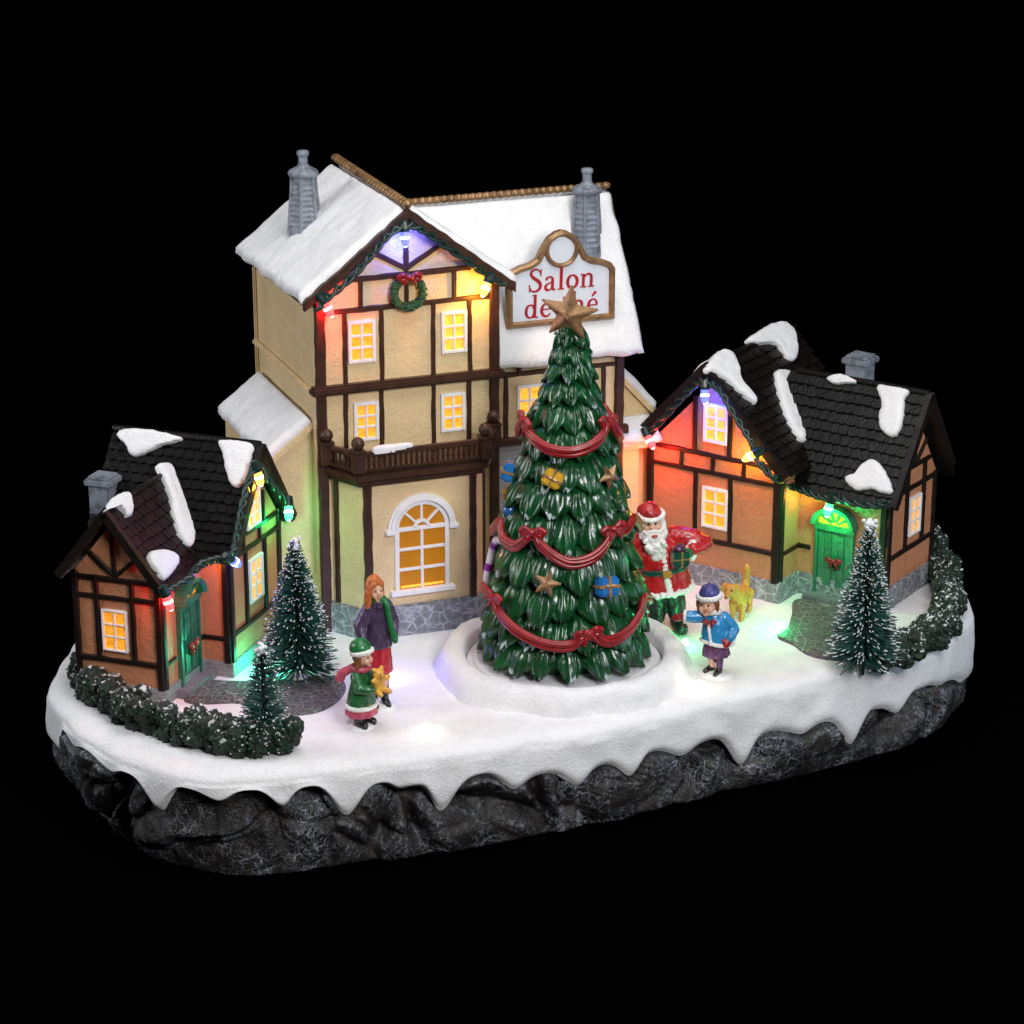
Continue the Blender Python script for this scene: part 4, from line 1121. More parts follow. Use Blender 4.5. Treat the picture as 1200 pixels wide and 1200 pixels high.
m = MB(); m.lathe([(.27, .07), (.28, .1)]+[(max(.02, r-.085), z+.05) for z, r in reversed(TZ)]+[(.022, TTOP-.02), (.004, TTOP)], (0, 0, 0), 40, lean=(.0138, 0))
m.build('trunk', 'tree_green', xt, smooth=True, attr='frost')
m = MB(); rnd = random.Random(5)
NL = [6, 7, 8, 9, 10, 11, 12, 13, 14, 14, 15, 16, 19]
def bough(m, ph, ri, ro, zt, zb, wd):
    """one drooping scalloped bough: a ribbed fan that bulges, hangs and curls under at its tip"""
    e = V((math.sin(ph), -math.cos(ph), 0)); tg = V((math.cos(ph), math.sin(ph), 0))
    NS, NTT = 16, 22; sd = rnd.uniform(0, 90); sk = rnd.uniform(-.3, .3); nb = rnd.choice((2, 3, 3)); fr_ = rnd.choice((.0, .5, .8, 1.0, 1.15)); fx = rnd.uniform(-.4, .4)
    vs = []; cs = []
    for a in range(NS+1):
        s = a/NS
        w = wd*(.42+.58*min(1, s*1.35)**.8)*(1 if s < .70 else math.sqrt(max(0, 1-.80*((s-.70)/.30)**2.2)))
        r = ri+(ro-ri)*(.45*s+.55*math.sin(s*PI/2)); z = zt+(zb-zt)*(.55*s+.45*(1-math.cos(s*PI/2)))
        for b in range(NTT+1):
            t = -1+2*b/NTT; at_ = abs(t)
            wv = 1.6*noise.noise(V((t*1.5, s*1.5, sd))); rib = (.0105*(abs(math.cos(t*PI*2.5+sd+wv))-.5)+.0035*(abs(math.cos(t*PI*7+sd*2+wv*2))-.5))*min(1, s*1.6)
            lob = .009*math.cos(t*PI*nb+(PI if nb == 2 else 0))*s*s
            lump = .014*noise.noise(V((t*1.8+sd, s*2.2, sd)))*s+.006*noise.noise(V((t*5+sd, s*6, sd)))
            pill = (1-at_**2.0)*.024*min(1, s*2)
            rr = r+pill-.020+rib+lob+lump-at_**2.6*ro*.09
            zz = z+pill*.25+.030*at_**2.2*s*s-.022*max(0, (s-.6)/.4)*abs(math.cos(t*PI*2.5+sd+wv))-.008*max(0, (s-.8)/.2)*abs(math.cos(t*PI*7+sd*2+wv*2))+.006*noise.noise(V((t*3, sd, s*2)))
            p = e*rr+tg*(t*w+sk*w*s*.45); p.z = zz; p.x += lean(zz); vs.append(p)
            cs.append(max(0, (s-.78)/.22)*fr_*max(0, 1-abs(t-fx)*.95))
    for dr, dz in ((.018, -.004), (.050, .010), (.12, .05)):
        for b in range(NTT+1):
            p = vs[NS*(NTT+1)+b]-e*dr; p.z += dz; vs.append(p); cs.append(0)
    Wc = NTT+1; fs = [(a*Wc+b, a*Wc+b+1, (a+1)*Wc+b+1, (a+1)*Wc+b) for a in range(NS+3) for b in range(NTT)]
    k0 = len(m.v); m.add(vs, fs); m.col[k0:] = cs
for q, (zb, ro) in enumerate(TZ):
    n = NL[q]; zt = (TZ[q-1][0]+.03) if q else TTOP-.005
    zt = max(zt, zb+.115); ri = max(.006, tree_r(zt)-.085 if q else .008); ph0 = rnd.uniform(0, 1)+q*.5
    for i in range(n):
        ph = 2*PI*(i+ph0+rnd.uniform(-.16, .16))/n
        bough(m, ph, ri, ro*rnd.uniform(.93, 1.05), zt+rnd.uniform(-.01, .01), zb+(rnd.uniform(-.018, .016) if q < 12 else rnd.uniform(-.004, .010)), 2*PI*ro/n*.60*rnd.uniform(.86, 1.2))
m.build('boughs', 'tree_green', xt, smooth=True, attr='frost', clean=False)
# star on top
def star_mesh(R1, R2, th, n=5):
    m = MB(); vs = []
    for k in range(2*n):
        a = PI/2+PI*k/n; r = R1 if k % 2 == 0 else R2; vs.append((r*math.cos(a), 0, r*math.sin(a)))
    vs += [(0, -th, 0), (0, th*.6, 0)]; N = 2*n
    m.add(vs, [(k, (k+1) % N, N) for k in range(N)]+[((k+1) % N, k, N+1) for k in range(N)]); return m
p, n = tree_hit(667, 372, 0)
top = V((TC.x+.028, TC.y-.03, 1.755-.02))
d = ray(667, 367); tt = (TC.y-.105-CAM.y)/d.y; top = CAM+d*tt
st = star_mesh(.155, .063, .045).build('star_topper', 'bronze', bevel=.004, loc=top); st.rotation_euler = (R(8), R(7), R(-14))
tag(st, 'large five-pointed bronze star on the very tip of the decorated tree', 'star')
# garlands of ribbon
GARL = [
 ('upper red ribbon garland with bows, draped round the narrow top of the decorated tree', [(613, 494), (618, 505), (628, 517), (645, 527), (668, 530), (690, 524), (705, 512), (714, 496)], [(614, 492), (713, 493)]),
 ('middle red ribbon garland with two big bows across the front of the decorated tree', [(586, 613), (589, 630), (604, 640), (624, 626), (633, 638), (648, 651), (668, 660), (690, 656), (707, 643), (719, 623), (733, 622), (743, 608)], [(624, 624), (719, 620)]),
 ('lowest red ribbon garland sagging round the wide foot of the decorated tree', [(566, 688), (577, 702), (588, 722), (608, 741), (638, 755), (668, 757), (690, 744), (713, 752), (735, 741), (749, 722), (755, 702)], [(578, 700), (690, 743)])]
for lab, px, bows in GARL:
    pts = [tree_hit(u, v, .045)[0] for u, v in px]
    ang = [math.atan2(q.x-TC.x-lean(q.z), -(q.y-TC.y)) for q in pts]
    za, zb = pts[-1].z, pts[0].z; a0 = ang[-1]; a1 = ang[0]+2*PI; back = []
    NSW = max(2, int((a1-a0)/1.25))
    for k in range(1, NSW*4):
        t = k/(NSW*4); a = a0+(a1-a0)*t; z = za+(zb-za)*t-.10*abs(math.sin(t*NSW*PI)); r = tree_r(z)*.93+.047
        back.append(V((TC.x+lean(z)+r*math.sin(a), TC.y-r*math.cos(a), z)))
    loop = catmull(pts+back, 7, True); m = MB()
    for q in range(4):
        P = []
        for i, p in enumerate(loop):
            n = V((p.x-TC.x, p.y-TC.y, 0)).normalized(); f = 2*PI*q/4+.5*math.sin(i*.06)
            P.append(p-TC+n*(.005*math.cos(f))+V((0, 0, .017*math.sin(f))))
        m.tube(P, .0125, 7, closed=True)
    gl = thing('garland', lab, 'garland', TC)
    m.build('ribbon', 'bow_red', gl, smooth=True, clean=False)
    for u, v in bows:
        p, n = tree_hit(u, v, .06); m = MB(); bow(m, (0, 0, 0), .075, .75)
        o = melt(m, 'bow', 'bow_red', gl, .004, 2); o.location = p-TC; o.rotation_euler = (R(-12), random.uniform(-.2, .2), math.atan2(n.x, -n.y))
# gifts, stars and baubles on the boughs
def gift(u, v, s, body, rib, lab, tilt, off=.045):
    p, n = tree_hit(u, v, off)
    g = thing('gift_ornament', lab, 'ornament', p, math.atan2(n.x, -n.y)); g.rotation_euler = (R(-14), tilt, math.atan2(n.x, -n.y))
    m = MB(); m.box((0, 0, 0), (s, s*.6, s*.86)); m.build('box', body, g, bevel=s*.1)
    m = MB(); m.box((0, 0, 0), (s*.15, s*.64, s*.90)); m.box((0, 0, 0), (s*1.04, s*.66, s*.15)); m.ell((-s*.13, -s*.36, s*.03), (s*.15, s*.08, s*.09), 8, 6); m.ell((s*.13, -s*.36, s*.03), (s*.15, s*.08, s*.09), 8, 6)
    m.build('ribbon', rib, g, bevel=.002)
gift(648, 561, .088, 'gift_yellow', 'gift_gold_ribbon', 'small yellow wrapped present fixed on the front of the decorated tree', .42)
gift(711, 687, .105, 'gift_blue', 'gift_gold_ribbon', 'small blue present with gold ribbon low on the front of the decorated tree', .10)
gift(597, 552, .10, 'gift_blue', 'gift_gold_ribbon', 'blue present half hidden on the left edge of the decorated tree', -.1, .01)
gift(595, 578, .06, 'gift_yellow', 'gift_gold_ribbon', 'tiny yellow present on the left edge of the decorated tree, under the blue one', .1, .0)
for u, v, s, rot, lab in ((641, 684, .078, .25, 'small bronze star low on the front of the decorated tree, between two red garlands'), (714, 558, .072, -.5, 'small bronze star on the right side of the decorated tree, level with the yellow present')):
    p, n = tree_hit(u, v, .042); o = star_mesh(s, s*.42, .030).build('star_ornament', 'bronze', bevel=.003, loc=p); o.rotation_euler = (R(-10), rot, math.atan2(n.x, -n.y)); tag(o, lab, 'ornament')
p, n = tree_hit(597, 598, .0); m = MB(); m.ell((0, 0, 0), .036, 16, 12); m.lathe([(.010, .03), (.010, .045), (.006, .047)], (0, 0, 0), 10)
tag(m.build('bauble', 'bauble_blue', smooth=True, loc=p), 'round shiny blue bauble at the left edge of the decorated tree', 'ornament')
pts = [tree_hit(u, v, .015)[0] for u, v in ((590, 634), (583, 632), (578, 642), (575, 655), (572, 668), (570, 684))]
P = catmull(pts, 8); c0 = P[len(P)//2]; m = MB()
m.cur = 0; rr = [.020]*len(P); m.tube([q-c0 for q in P], rr, 10)
for i, f in enumerate(m.f[:-2]): m.mi[i] = 1 if ((i//10) % 16) > 10 else 0
tag(m.build('candy_cane', ['cane_white', 'cane_purple'], smooth=True, loc=c0), 'white cane with purple stripes hanging at the left edge of the decorated tree', 'ornament')

# ------------------------------------------------------------------ bottle-brush trees
def brush_tree(u, v, h, r, n, lab, seed, frost, layers, droop=-.15, kk=(.9, .96)):
    bend = 0
    rnd = random.Random(seed); g = G(u, v); o = thing('frosted_tree', lab, 'tree', g, 0, 'bottle-brush trees on the snow')
    m = MB(); m.tube([(0, 0, -.02), (bend*.3, 0, h*.5), (bend, 0, h)], .009, 6); m.build('trunk', 'wire_dark', o)
    m = MB()
    for i in range(n):
        t = rnd.random()**.92
        lay = round(t*layers)/layers; t = t*.35+lay*.65+rnd.uniform(-.012, .012); t = max(.03, min(.985, t))
        z = h*(.07+.91*t); L = (r*(1-t)**.95+.024)*rnd.uniform(.72, 1.06); a = rnd.uniform(0, 2*PI)
        el = droop+rnd.uniform(-.28, .28)+.55*t
        d = V((math.cos(a)*math.cos(el), math.sin(a)*math.cos(el), math.sin(el))); s = V((bend*t*t, 0, z)); cv = V((0, 0, rnd.uniform(-.25, .12)))
        k = rnd.uniform(*kk) if rnd.random() < frost else 1.1
        pts = [s, s+d*L*.5, s+d*L*min(k, 1)+cv*L*.12]
        m.cur = 0; m.tube(pts, [.0030, .0028, .0024], 3, caps=False)
        if k < 1: m.cur = 1; m.tube([pts[-1], s+d*L+cv*L*.2], [.0032, .0022], 4)
    m.cur = 1
    m.build('needles', ['bristle_green', 'bristle_white'], o, clean=False)
    m = MB()
    for i in range(26):
        a = rnd.uniform(0, 2*PI); q = rnd.uniform(0, .030); m.ell((bend+q*math.cos(a), q*math.sin(a), h+rnd.uniform(-.03, .012)), rnd.uniform(.007, .013), 6, 4)
    m.build('snow_tip', 'bristle_white', o, smooth=True); return o
brush_tree(350, 797, .69, .185, 2300, 'tall frosted bottle-brush tree in blue-green light beside the left cottage', 3, .42, 15, -.05)
brush_tree(311, 879, .48, .13, 700, 'short sparse dark bottle-brush tree at the end of the left hedge', 4, .22, 11, .08)
brush_tree(1011, 786, .735, .172, 2300, 'bushy snow-tipped bottle-brush tree in front of the green door on the right', 5, .46, 14, -.02, (.80, .95))
m = MB(); g = G(347, 797)
m.lathe([(.075, -.01), (.06, .012), (.03, .035), (.012, .06)], (g.x, g.y, 0), 20); structure(m.build('snow_bank', 'snow', smooth=True))

# ------------------------------------------------------------------ hedges
def hedge(px, r, h, lab, seed, start=0):
    rnd = random.Random(seed); P = catmull([G(u, v) for u, v in px], 12); L = sum((b-a).length for a, b in zip(P[:-1], P[1:])); c0 = P[len(P)//2]
    o = thing('hedge', lab, 'hedge', c0); m = MB(); ico = bmesh.new(); bmesh.ops.create_icosphere(ico, subdivisions=3, radius=1); iv = [v.co.copy() for v in ico.verts]; ifc = [[v.index for v in f.verts] for f in ico.faces]; ico.free()
    n = int(L/.030)
    for i in range(n*4):
        q = P[min(len(P)-1, int(len(P)*(i+.5)/(n*4)))]-c0; t = (i % 4)
        c = q+V((rnd.uniform(-r, r)*.62, rnd.uniform(-r, r)*.62, (h*.20, h*.42, h*.64, h*.82)[t]*rnd.uniform(.85, 1.1))); R1 = rnd.uniform(.030, .048)
        vs = []; cs = []; sd = rnd.uniform(0, 50)
        for w in iv:
            k = 1+.30*noise.noise(w*2.0+V((sd, 0, 0)))+.34*abs(noise.noise(w*3.6+V((0, sd, 0))))+.26*noise.noise(w*7+V((0, sd, 3)))
            vs.append(c+w*R1*k); cs.append(max(0, min(1, .25+.25*w.z+1.1*(k-1)+.55*noise.noise(w*3+V((sd, 3, 9))))))
        k0 = len(m.v); m.add(vs, ifc); m.col[k0:] = cs
        for _ in range(46):       # crisp curled leaflets
            w = V((rnd.gauss(0, 1), rnd.gauss(0, 1), rnd.gauss(0, 1))).normalized(); b = c+w*R1*rnd.uniform(1.0, 1.2)
            if b.z < .004: continue
            a1 = w.cross(V((rnd.gauss(0, 1), rnd.gauss(0, 1), rnd.gauss(0, 1)))).normalized(); a2 = (w.cross(a1)+w*rnd.uniform(-.9, .9)).normalized(); z_ = rnd.uniform(.006, .011)
            fr = max(0, min(1, .30+.35*w.z+rnd.gauss(0, .28))); m.c = fr
            m.add([b-a1*z_*.6, b+a2*z_+w*z_*.5, b+a1*z_*.6, b-a2*z_*.8], [(0, 1, 2, 3)]); m.c = 0
    m.build('foliage', 'hedge_green', o, attr='frost', clean=False)
    m = MB(); m.tube([p-c0+V((0, 0, h*.3)) for p in P], r*.55, 8); m.build('core', 'wire_dark', o); return o
hedge([(96, 798), (108, 815), (125, 830), (145, 842), (170, 853), (205, 865), (235, 874), (268, 879), (300, 882), (333, 881)], .078, .140, 'long curving snow-dusted dark hedge in front of the left cottage', 1)
hedge([(1090, 652), (1098, 672), (1108, 692), (1112, 712), (1110, 732), (1100, 748), (1082, 760), (1062, 772), (1040, 782)], .074, .138, 'curved snow-dusted dark hedge on the right end behind the bushy frosted tree', 2)

# ------------------------------------------------------------------ light strings
E_BULB = {'blue': 3.0, 'red': 2.4, 'yellow': 1.9, 'green': 1.8}
def bulb(p, d, colr, parent, n, inv, k=1.0):
    """little LED: ribbed clear capsule in a dark socket. p, d, n in world space"""
    q = d.to_track_quat('Z', 'Y').to_matrix().to_4x4(); X = inv @ Matrix.Translation(p) @ q @ Matrix.Scale(1.35, 4)
    m = MB(); m.X = X; m.lathe([(.010, -.034), (.017, -.030), (.018, -.004), (.0165, .006)], (0, 0, 0), 10); s = m.build('socket', 'socket_green', parent, smooth=False)
    m = MB(); m.X = X
    m.lathe([(.0148, .002), (.0155, .010), (.0140, .014), (.0155, .019), (.0140, .024), (.0153, .030), (.0145, .042), (.0105, .052), (.004, .057), (.0, .058)], (0, 0, 0), 12)
    b = m.build('bulb', 'led_'+colr, parent, smooth=True)
    m = MB(); m.X = X; m.lathe([(.0160, .021), (.0164, .024), (.0158, .030)], (0, 0, 0), 12); m.ell((0, 0, .052), .0075, 8, 6); m.build('filament', 'core_'+colr, b, smooth=True)
    point('bulb_light', p+d*.088-n*.028, LED[colr], E_BULB[colr]*k, .018)
def string(name, lab, loc, paths, bulbs):
    o = thing(name, lab, 'light string', loc); inv = Matrix.Translation(-V(loc)); m = MB()
    for pts in paths:
        P = catmull(pts, 12)
        for s in (0, PI):
            Q = []
            for i, p in enumerate(P):
                f = s+i*.42; Q.append(p-V(loc)+V((.010*math.cos(f), .010*math.sin(f)*.5, .011*math.sin(f))))
            m.tube(Q, .0098, 6)
    m.build('cable', 'cable_green', o, smooth=True, clean=False)
    for p, d, c, n, k in bulbs: bulb(p, d, c, o, n, inv, k)
def on(fr, face, u, v, lift):
    a, b = pick(fr, face, u, v, lift); return fr.M @ face.pt(a, b, lift)
def nw(fr, face): return (fr.M.to_3x3() @ face.n).normalized()
def bl(fr, face, lift, a, b, c, k=1.0):
    p, q = on(fr, face, *a, lift), on(fr, face, *b, lift); n = nw(fr, face); return (p, ((q-p).normalized()+n*.25).normalized(), c, n, k)
pts = [on(SAL, F0, u, v, .085) for u, v in ((372, 362), (384, 349), (402, 334), (422, 314), (440, 293), (456, 275), (475, 264), (492, 268), (512, 281), (535, 297), (558, 313), (578, 326), (592, 333))]
string('light_string', 'light string along the gable of the tall cream house, with three bulbs', SAL.M @ F0.pt(.45, 1.9, .08), [pts],
       [bl(SAL, F0, .08, (474, 270), (474, 290), 'blue', 1.2), bl(SAL, F0, .08, (380, 354), (391, 376), 'red', 1.2), bl(SAL, F0, .08, (572, 330), (562, 350), 'yellow', 1.7)])
p1 = [on(RC, B0, u, v, .095) for u, v in ((758, 512), (772, 496), (790, 476), (806, 459), (820, 447), (832, 449), (845, 460), (858, 482), (872, 503), (882, 520), (886, 534), (895, 548), (908, 560))]
p2 = [on(RC, B2, u, v, .12) for u, v in ((924, 568), (940, 574), (955, 580), (968, 583), (985, 585), (1005, 590), (1028, 592), (1040, 588))]
string('light_string', 'light string over the gable and green door of the right cottage', RC.M @ B0.pt(-.4, 1.0, .09), [p1+p2],
       [bl(RC, B0, .10, (826, 455), (828, 470), 'blue', 1.0), bl(RC, B0, .10, (759, 510), (770, 528), 'red', 2.1), bl(RC, B0, .10, (886, 531), (870, 540), 'yellow', 1.5), bl(RC, B2, .12, (973, 588), (970, 606), 'green', 2.0)])
FK = Face((.045, .0, 0), (.16, .34, 0), (0, 0, 1))
p1 = [on(LC, A3, u, v, .075) for u, v in ((337, 590), (327, 577), (315, 562), (302, 545), (294, 558), (288, 578), (283, 600), (279, 622), (275, 642), (271, 652))]
p2 = [on(LC, FK, u, v, .03) for u, v in ((258, 655), (246, 658), (232, 664), (224, 676), (212, 685), (200, 692), (193, 696))]
string('light_string', 'light string round the gable and eaves of the left cottage', LC.M @ A3.pt(.3, .9, .07), [p1+p2],
       [bl(LC, A3, .085, (301, 551), (302, 568), 'yellow', 1.0), bl(LC, A3, .085, (338, 592), (334, 612), 'green', .85), bl(LC, A3, .08, (270, 655), (279, 664), 'blue', 1.1), bl(LC, FK, .045, (194, 697), (198, 714), 'red', 1.0)])
for u, v, c, lab, e in ((500, 857, 'white', 'warm white glowing bulb in the open snow between the small girl and the tree', .22), (820, 806, 'white', 'warm white glowing bulb in the snow below the child in blue', .22), (803, 757, 'mint', 'pale green glowing bulb in the snow right of the tree stand', .9),
                        (912, 738, 'mint', 'pale green glowing bulb in the snow at the edge of the right cobbled path', 1.7), (459, 794, 'cold', 'bluish glowing bulb in the snow beside the woman in the plum jacket', 1.9),
                        (309, 786, 'teal', 'assumed green glowing bulb behind the short dark tree, lighting the left cottage plinth', 2.5)):  # teal bulb is assumed from the green glow there, none is visible
    p = G(u, v); o = thing('ground_light', lab, 'light', p, 0, 'bulbs set in the snow')
    m = MB(); m.lathe([(.022, -.01), (.022, .004), (.018, .007)], (0, 0, 0), 12); m.build('socket', 'disc_white', o)
    m = MB(); m.lathe([(.0165, .006), (.0165, .022), (.012, .032), (.005, .037), (0, .038)], (0, 0, 0), 12); m.build('bulb', 'core_'+c, o, smooth=True)
    point('ground_bulb_light', p+V((0, -.012, .062)), LED[{'mint': 'green'}.get(c, c)] if c != 'cold' else (.22, .16, 1), e, .016)
# ------------------------------------------------------------------ figures
def eyes(o, pts, r=.0055):
    for p in pts:
        m = MB(); m.ell(p, r, 8, 6); m.build('eye', 'eye_black', o, smooth=True)
def mesh_part(o, name, mat, fn, voxel=.0055, sm=2, disp=0, ds=40):
    m = MB(); fn(m); return melt(m, name, mat, o, voxel, sm, disp, ds)

# ---- bearded figure in red
g = G(783, 738)
o = thing('person', 'stout white-bearded figure in red coat and cap holding a green parcel, beside the decorated tree', 'person', g, R(2)); o.rotation_euler = (R(0), R(-6), R(0))
hd = V((-.030, -.025, .565))
def f(m):
    m.chain([(-.045, 0, .03), (-.045, 0, .16), (-.04, 0, .25)], [.034, .042, .055]); m.chain([(.045, 0, .03), (.045, 0, .16), (.04, 0, .25)], [.034, .042, .055])
    m.chain([(0, 0, .25), (0, 0, .33), (-.005, 0, .42), (-.01, 0, .48)], [.07, .07, .065, .045]); m.chain([(-.012, 0, .49), hd], [.032, .032])
    m.ell(hd, (.050, .052, .060)); m.ell(hd+V((-.004, -.052, -.004)), (.011, .014, .012)); m.ell(hd+V((-.028, -.036, -.010)), .016); m.ell(hd+V((.026, -.038, -.010)), .016)
    m.ell(hd+V((-.05, 0, 0)), (.008, .012, .015)); m.ell(hd+V((.05, 0, 0)), (.008, .012, .015))
    m.chain([(.075, 0, .47), (.175, -.015, .44), (.115, -.085, .425)], [.036, .032, .022]); m.chain([(-.085, 0, .46), (-.150, -.02, .37), (-.135, -.08, .30)], [.036, .032, .024])
mesh_part(o, 'body', 'skin', f, .0055, 1)
mesh_part(o, 'trousers', 'pants_dark', lambda m: (m.chain([(-.05, -.005, .09), (-.046, 0, .17), (-.038, 0, .24)], [.048, .054, .066]), m.chain([(.05, -.005, .09), (.046, 0, .17), (.038, 0, .24)], [.048, .054, .066])), .006, 2, .004)
mesh_part(o, 'boots', 'boot_black', lambda m: (m.chain([(-.05, 0, .10), (-.05, 0, .03), (-.058, -.055, .022)], [.044, .036, .030]), m.chain([(.05, 0, .10), (.05, -.005, .03), (.066, -.065, .022)], [.044, .038, .032])), .006, 2, .002)
def f(m):
    m.lathe([(.128, .215), (.136, .23), (.130, .27), (.122, .31), (.122, .35), (.118, .40), (.100, .455), (.072, .50), (.038, .53)], (0, 0, 0), 26, sy=.82, lean=(-.03, 0))
    m.chain([(.070, 0, .480), (.160, -.005, .462), (.205, -.015, .435)], [.052, .052, .046]); m.chain([(.205, -.015, .435), (.155, -.065, .425)], [.046, .038])
    m.chain([(-.085, 0, .47), (-.155, -.015, .38), (-.142, -.075, .31)], [.052, .048, .040])
mesh_part(o, 'coat', 'coat_red', f, .0055, 2, .006, 22)
def f(m):
    for k in range(30):
        a = 2*PI*k/30; m.ell((.133*math.cos(a), .112*math.sin(a), .222+.004*math.sin(k*2.3)), .017, 8, 6)
    for z in range(12):
        t = z/11; zz = .225+t*.22; r = .112-.02*t; m.ell((.022-.02*t, -r*.95+.006, zz), (.021, .014, .016), 8, 6)
    for k in range(14):
        a = 2*PI*k/14; c = V((.148, -.072, .425)); m.ell(c+V((.014*math.sin(a), .026*math.cos(a)*.6, .036*math.sin(a+1.2))), .015, 8, 6)
    for k in range(10):
        a = 2*PI*k/10; m.ell((-.142+.036*math.cos(a), -.078+.02*math.sin(a), .302), .014, 8, 6)
mesh_part(o, 'fur_trim', 'fur_white', f, .0045, 1, .003, 60)
def f(m):
    m.lathe([(.126, .318), (.1285, .322), (.1285, .342), (.126, .346)], (-.004, 0, 0), 28, sy=.84)
mesh_part(o, 'belt', 'gift_green', f, .005, 1)
m = MB(); m.box((.018, -.121, .332), (.045, .012, .034)); m.build('buckle', 'gold', o, bevel=.004)
def f(m):
    m.ell(hd+V((0, -.040, -.058)), (.058, .034, .046)); m.ell(hd+V((.002, -.052, -.105)), (.046, .028, .042)); m.ell(hd+V((.006, -.058, -.148)), (.028, .020, .032))
    for k in range(16):
        m.ell(hd+V((random.uniform(-.05, .05), -.066+random.uniform(-.01, .006), -.06-random.uniform(0, .07))), random.uniform(.010, .016), 8, 6)
    for q in (-1, 1): m.chain([hd+V((q*.004, -.060, -.020)), hd+V((q*.030, -.056, -.030)), hd+V((q*.046, -.04, -.022))], [.010, .012, .008]); m.chain([hd+V((q*.050, -.018, .020)), hd+V((q*.052, -.026, -.05))], [.013, .018])
mesh_part(o, 'beard', 'fur_white', f, .0042, 1, .004, 45)
m = MB(); m.ell(hd+V((.004, -.068, -.043)), (.018, .010, .010), 10, 6); m.build('mouth', 'lip_red', o, smooth=True)
eyes(o, [hd+V((-.019, -.0485, .013)), hd+V((.016, -.0495, .013))], .0062)
m = MB()
for q in (-1, 1): m.chain([hd+V((q*.012, -.051, .027)), hd+V((q*.027, -.046, .026))], [.004, .003], 6)
m.build('eyebrows', 'fur_white', o, smooth=True)
def f(m): m.ell(hd+V((-.006, .012, .052)), (.055, .056, .050)); m.chain([hd+V((-.010, .01, .075)), hd+V((-.040, .03, .065)), hd+V((-.058, .03, .02))], [.036, .026, .018])
h = mesh_part(o, 'hat', 'coat_red', f, .005, 2, .003)
def f(m):
    for k in range(26):
        a = 2*PI*k/26; m.ell(hd+V((.056*math.cos(a), .055*math.sin(a)+.002, .044+.012*math.sin(a))), .0135, 8, 6)
mesh_part(o, 'hat_trim', 'fur_white', f, .0045, 1, .003, 60)
def f(m): m.chain([(.130, -.088, .420), (.095, -.128, .410)], [.026, .024]); m.chain([(.118, -.10, .438), (.085, -.120, .448)], [.012, .010])
mesh_part(o, 'mitten', 'mitten_green', f, .005, 1)
mesh_part(o, 'mitten', 'mitten_green', lambda m: (m.chain([(-.138, -.09, .29), (-.13, -.105, .255)], [.028, .024]), m.chain([(-.125, -.10, .29), (-.108, -.118, .27)], [.011, .009])), .005, 1)
pr_ = thing('parcel', 'small dark green parcel with purple top held by the bearded figure in red', 'parcel', o.matrix_basis @ V((.085, -.135, .415)), R(16))
m = MB(); m.box((0, 0, 0), (.078, .06, .075)); m.build('box', 'gift_green', pr_, bevel=.006)
m = MB(); m.box((0, 0, 0), (.012, .063, .078)); m.box((0, 0, 0), (.081, .063, .010)); m.build('ribbon', 'gold', pr_, bevel=.002)
m = MB(); m.ell((-.004, 0, .046), (.034, .026, .018), 10, 6); m.ell((.012, .004, .054), .014, 8, 6); m.build('topping', 'gift_purple', pr_, smooth=True)

# ---- child in blue
g = G(838, 791)
o = thing('person', 'child in blue coat, purple cap and plum skirt stretching an arm towards the tree', 'person', g, R(-12)); o.scale = (.86, .88, 1.0)
hd = V((-.045, -.03, .365))
def f(m):
    m.chain([(-.02, .01, .03), (-.02, .0, .12), (-.02, 0, .2)], [.015, .022, .032]); m.chain([(.025, -.01, .03), (.022, 0, .12), (.02, 0, .2)], [.015, .022, .032])
    m.chain([(0, 0, .2), (-.01, 0, .27), (-.03, -.01, .32)], [.038, .032, .022]); m.chain([(-.03, -.01, .31), hd], [.024, .026]); m.ell(hd, (.052, .052, .058))
    m.ell(hd+V((-.008, -.053, -.006)), (.008, .011, .009)); m.ell(hd+V((-.028, -.036, -.018)), .018); m.ell(hd+V((.018, -.040, -.018)), .018); m.ell(hd+V((-.006, -.036, -.040)), (.018, .016, .014))
    m.chain([(-.055, -.01, .285), (-.12, -.03, .29), (-.185, -.05, .295)], [.022, .018, .013]); m.chain([(.04, 0, .28), (.085, .0, .225), (.072, -.05, .19)], [.022, .018, .013])
mesh_part(o, 'body', 'skin', f, .005, 1)
mesh_part(o, 'skirt', 'skirt_purple', lambda m: m.lathe([(.068, .098), (.076, .104), (.066, .15), (.052, .2), (.04, .25)], (0, 0, 0), 36, sy=.85, wob=.07, lobes=9), .005, 1, .002)
mesh_part(o, 'leggings', 'skirt_purple', lambda m: (m.chain([(-.02, .012, .06), (-.018, .0, .12)], [.019, .026]), m.chain([(.024, -.01, .05), (.022, 0, .12)], [.019, .026])), .005, 1)
mesh_part(o, 'boots', 'boot_black', lambda m: (m.chain([(-.02, .012, .065), (-.022, .012, .032), (-.05, -.018, .024)], [.017, .019, .015]), m.chain([(.024, -.01, .055), (.022, -.012, .026), (.008, -.048, .018)], [.017, .019, .015])), .0045, 1)
def f(m):
    m.lathe([(.086, .172), (.090, .180), (.080, .22), (.066, .265), (.048, .305), (.028, .33)], (.008, 0, 0), 28, sy=.85, lean=(-.15, -.05))
    m.chain([(-.045, -.005, .290), (-.115, -.03, .293), (-.160, -.045, .296)], [.032, .030, .027]); m.chain([(.040, 0, .285), (.092, 0, .235), (.082, -.038, .205)], [.036, .034, .029])
mesh_part(o, 'coat', 'coat_blue', f, .005, 2, .003, 30)
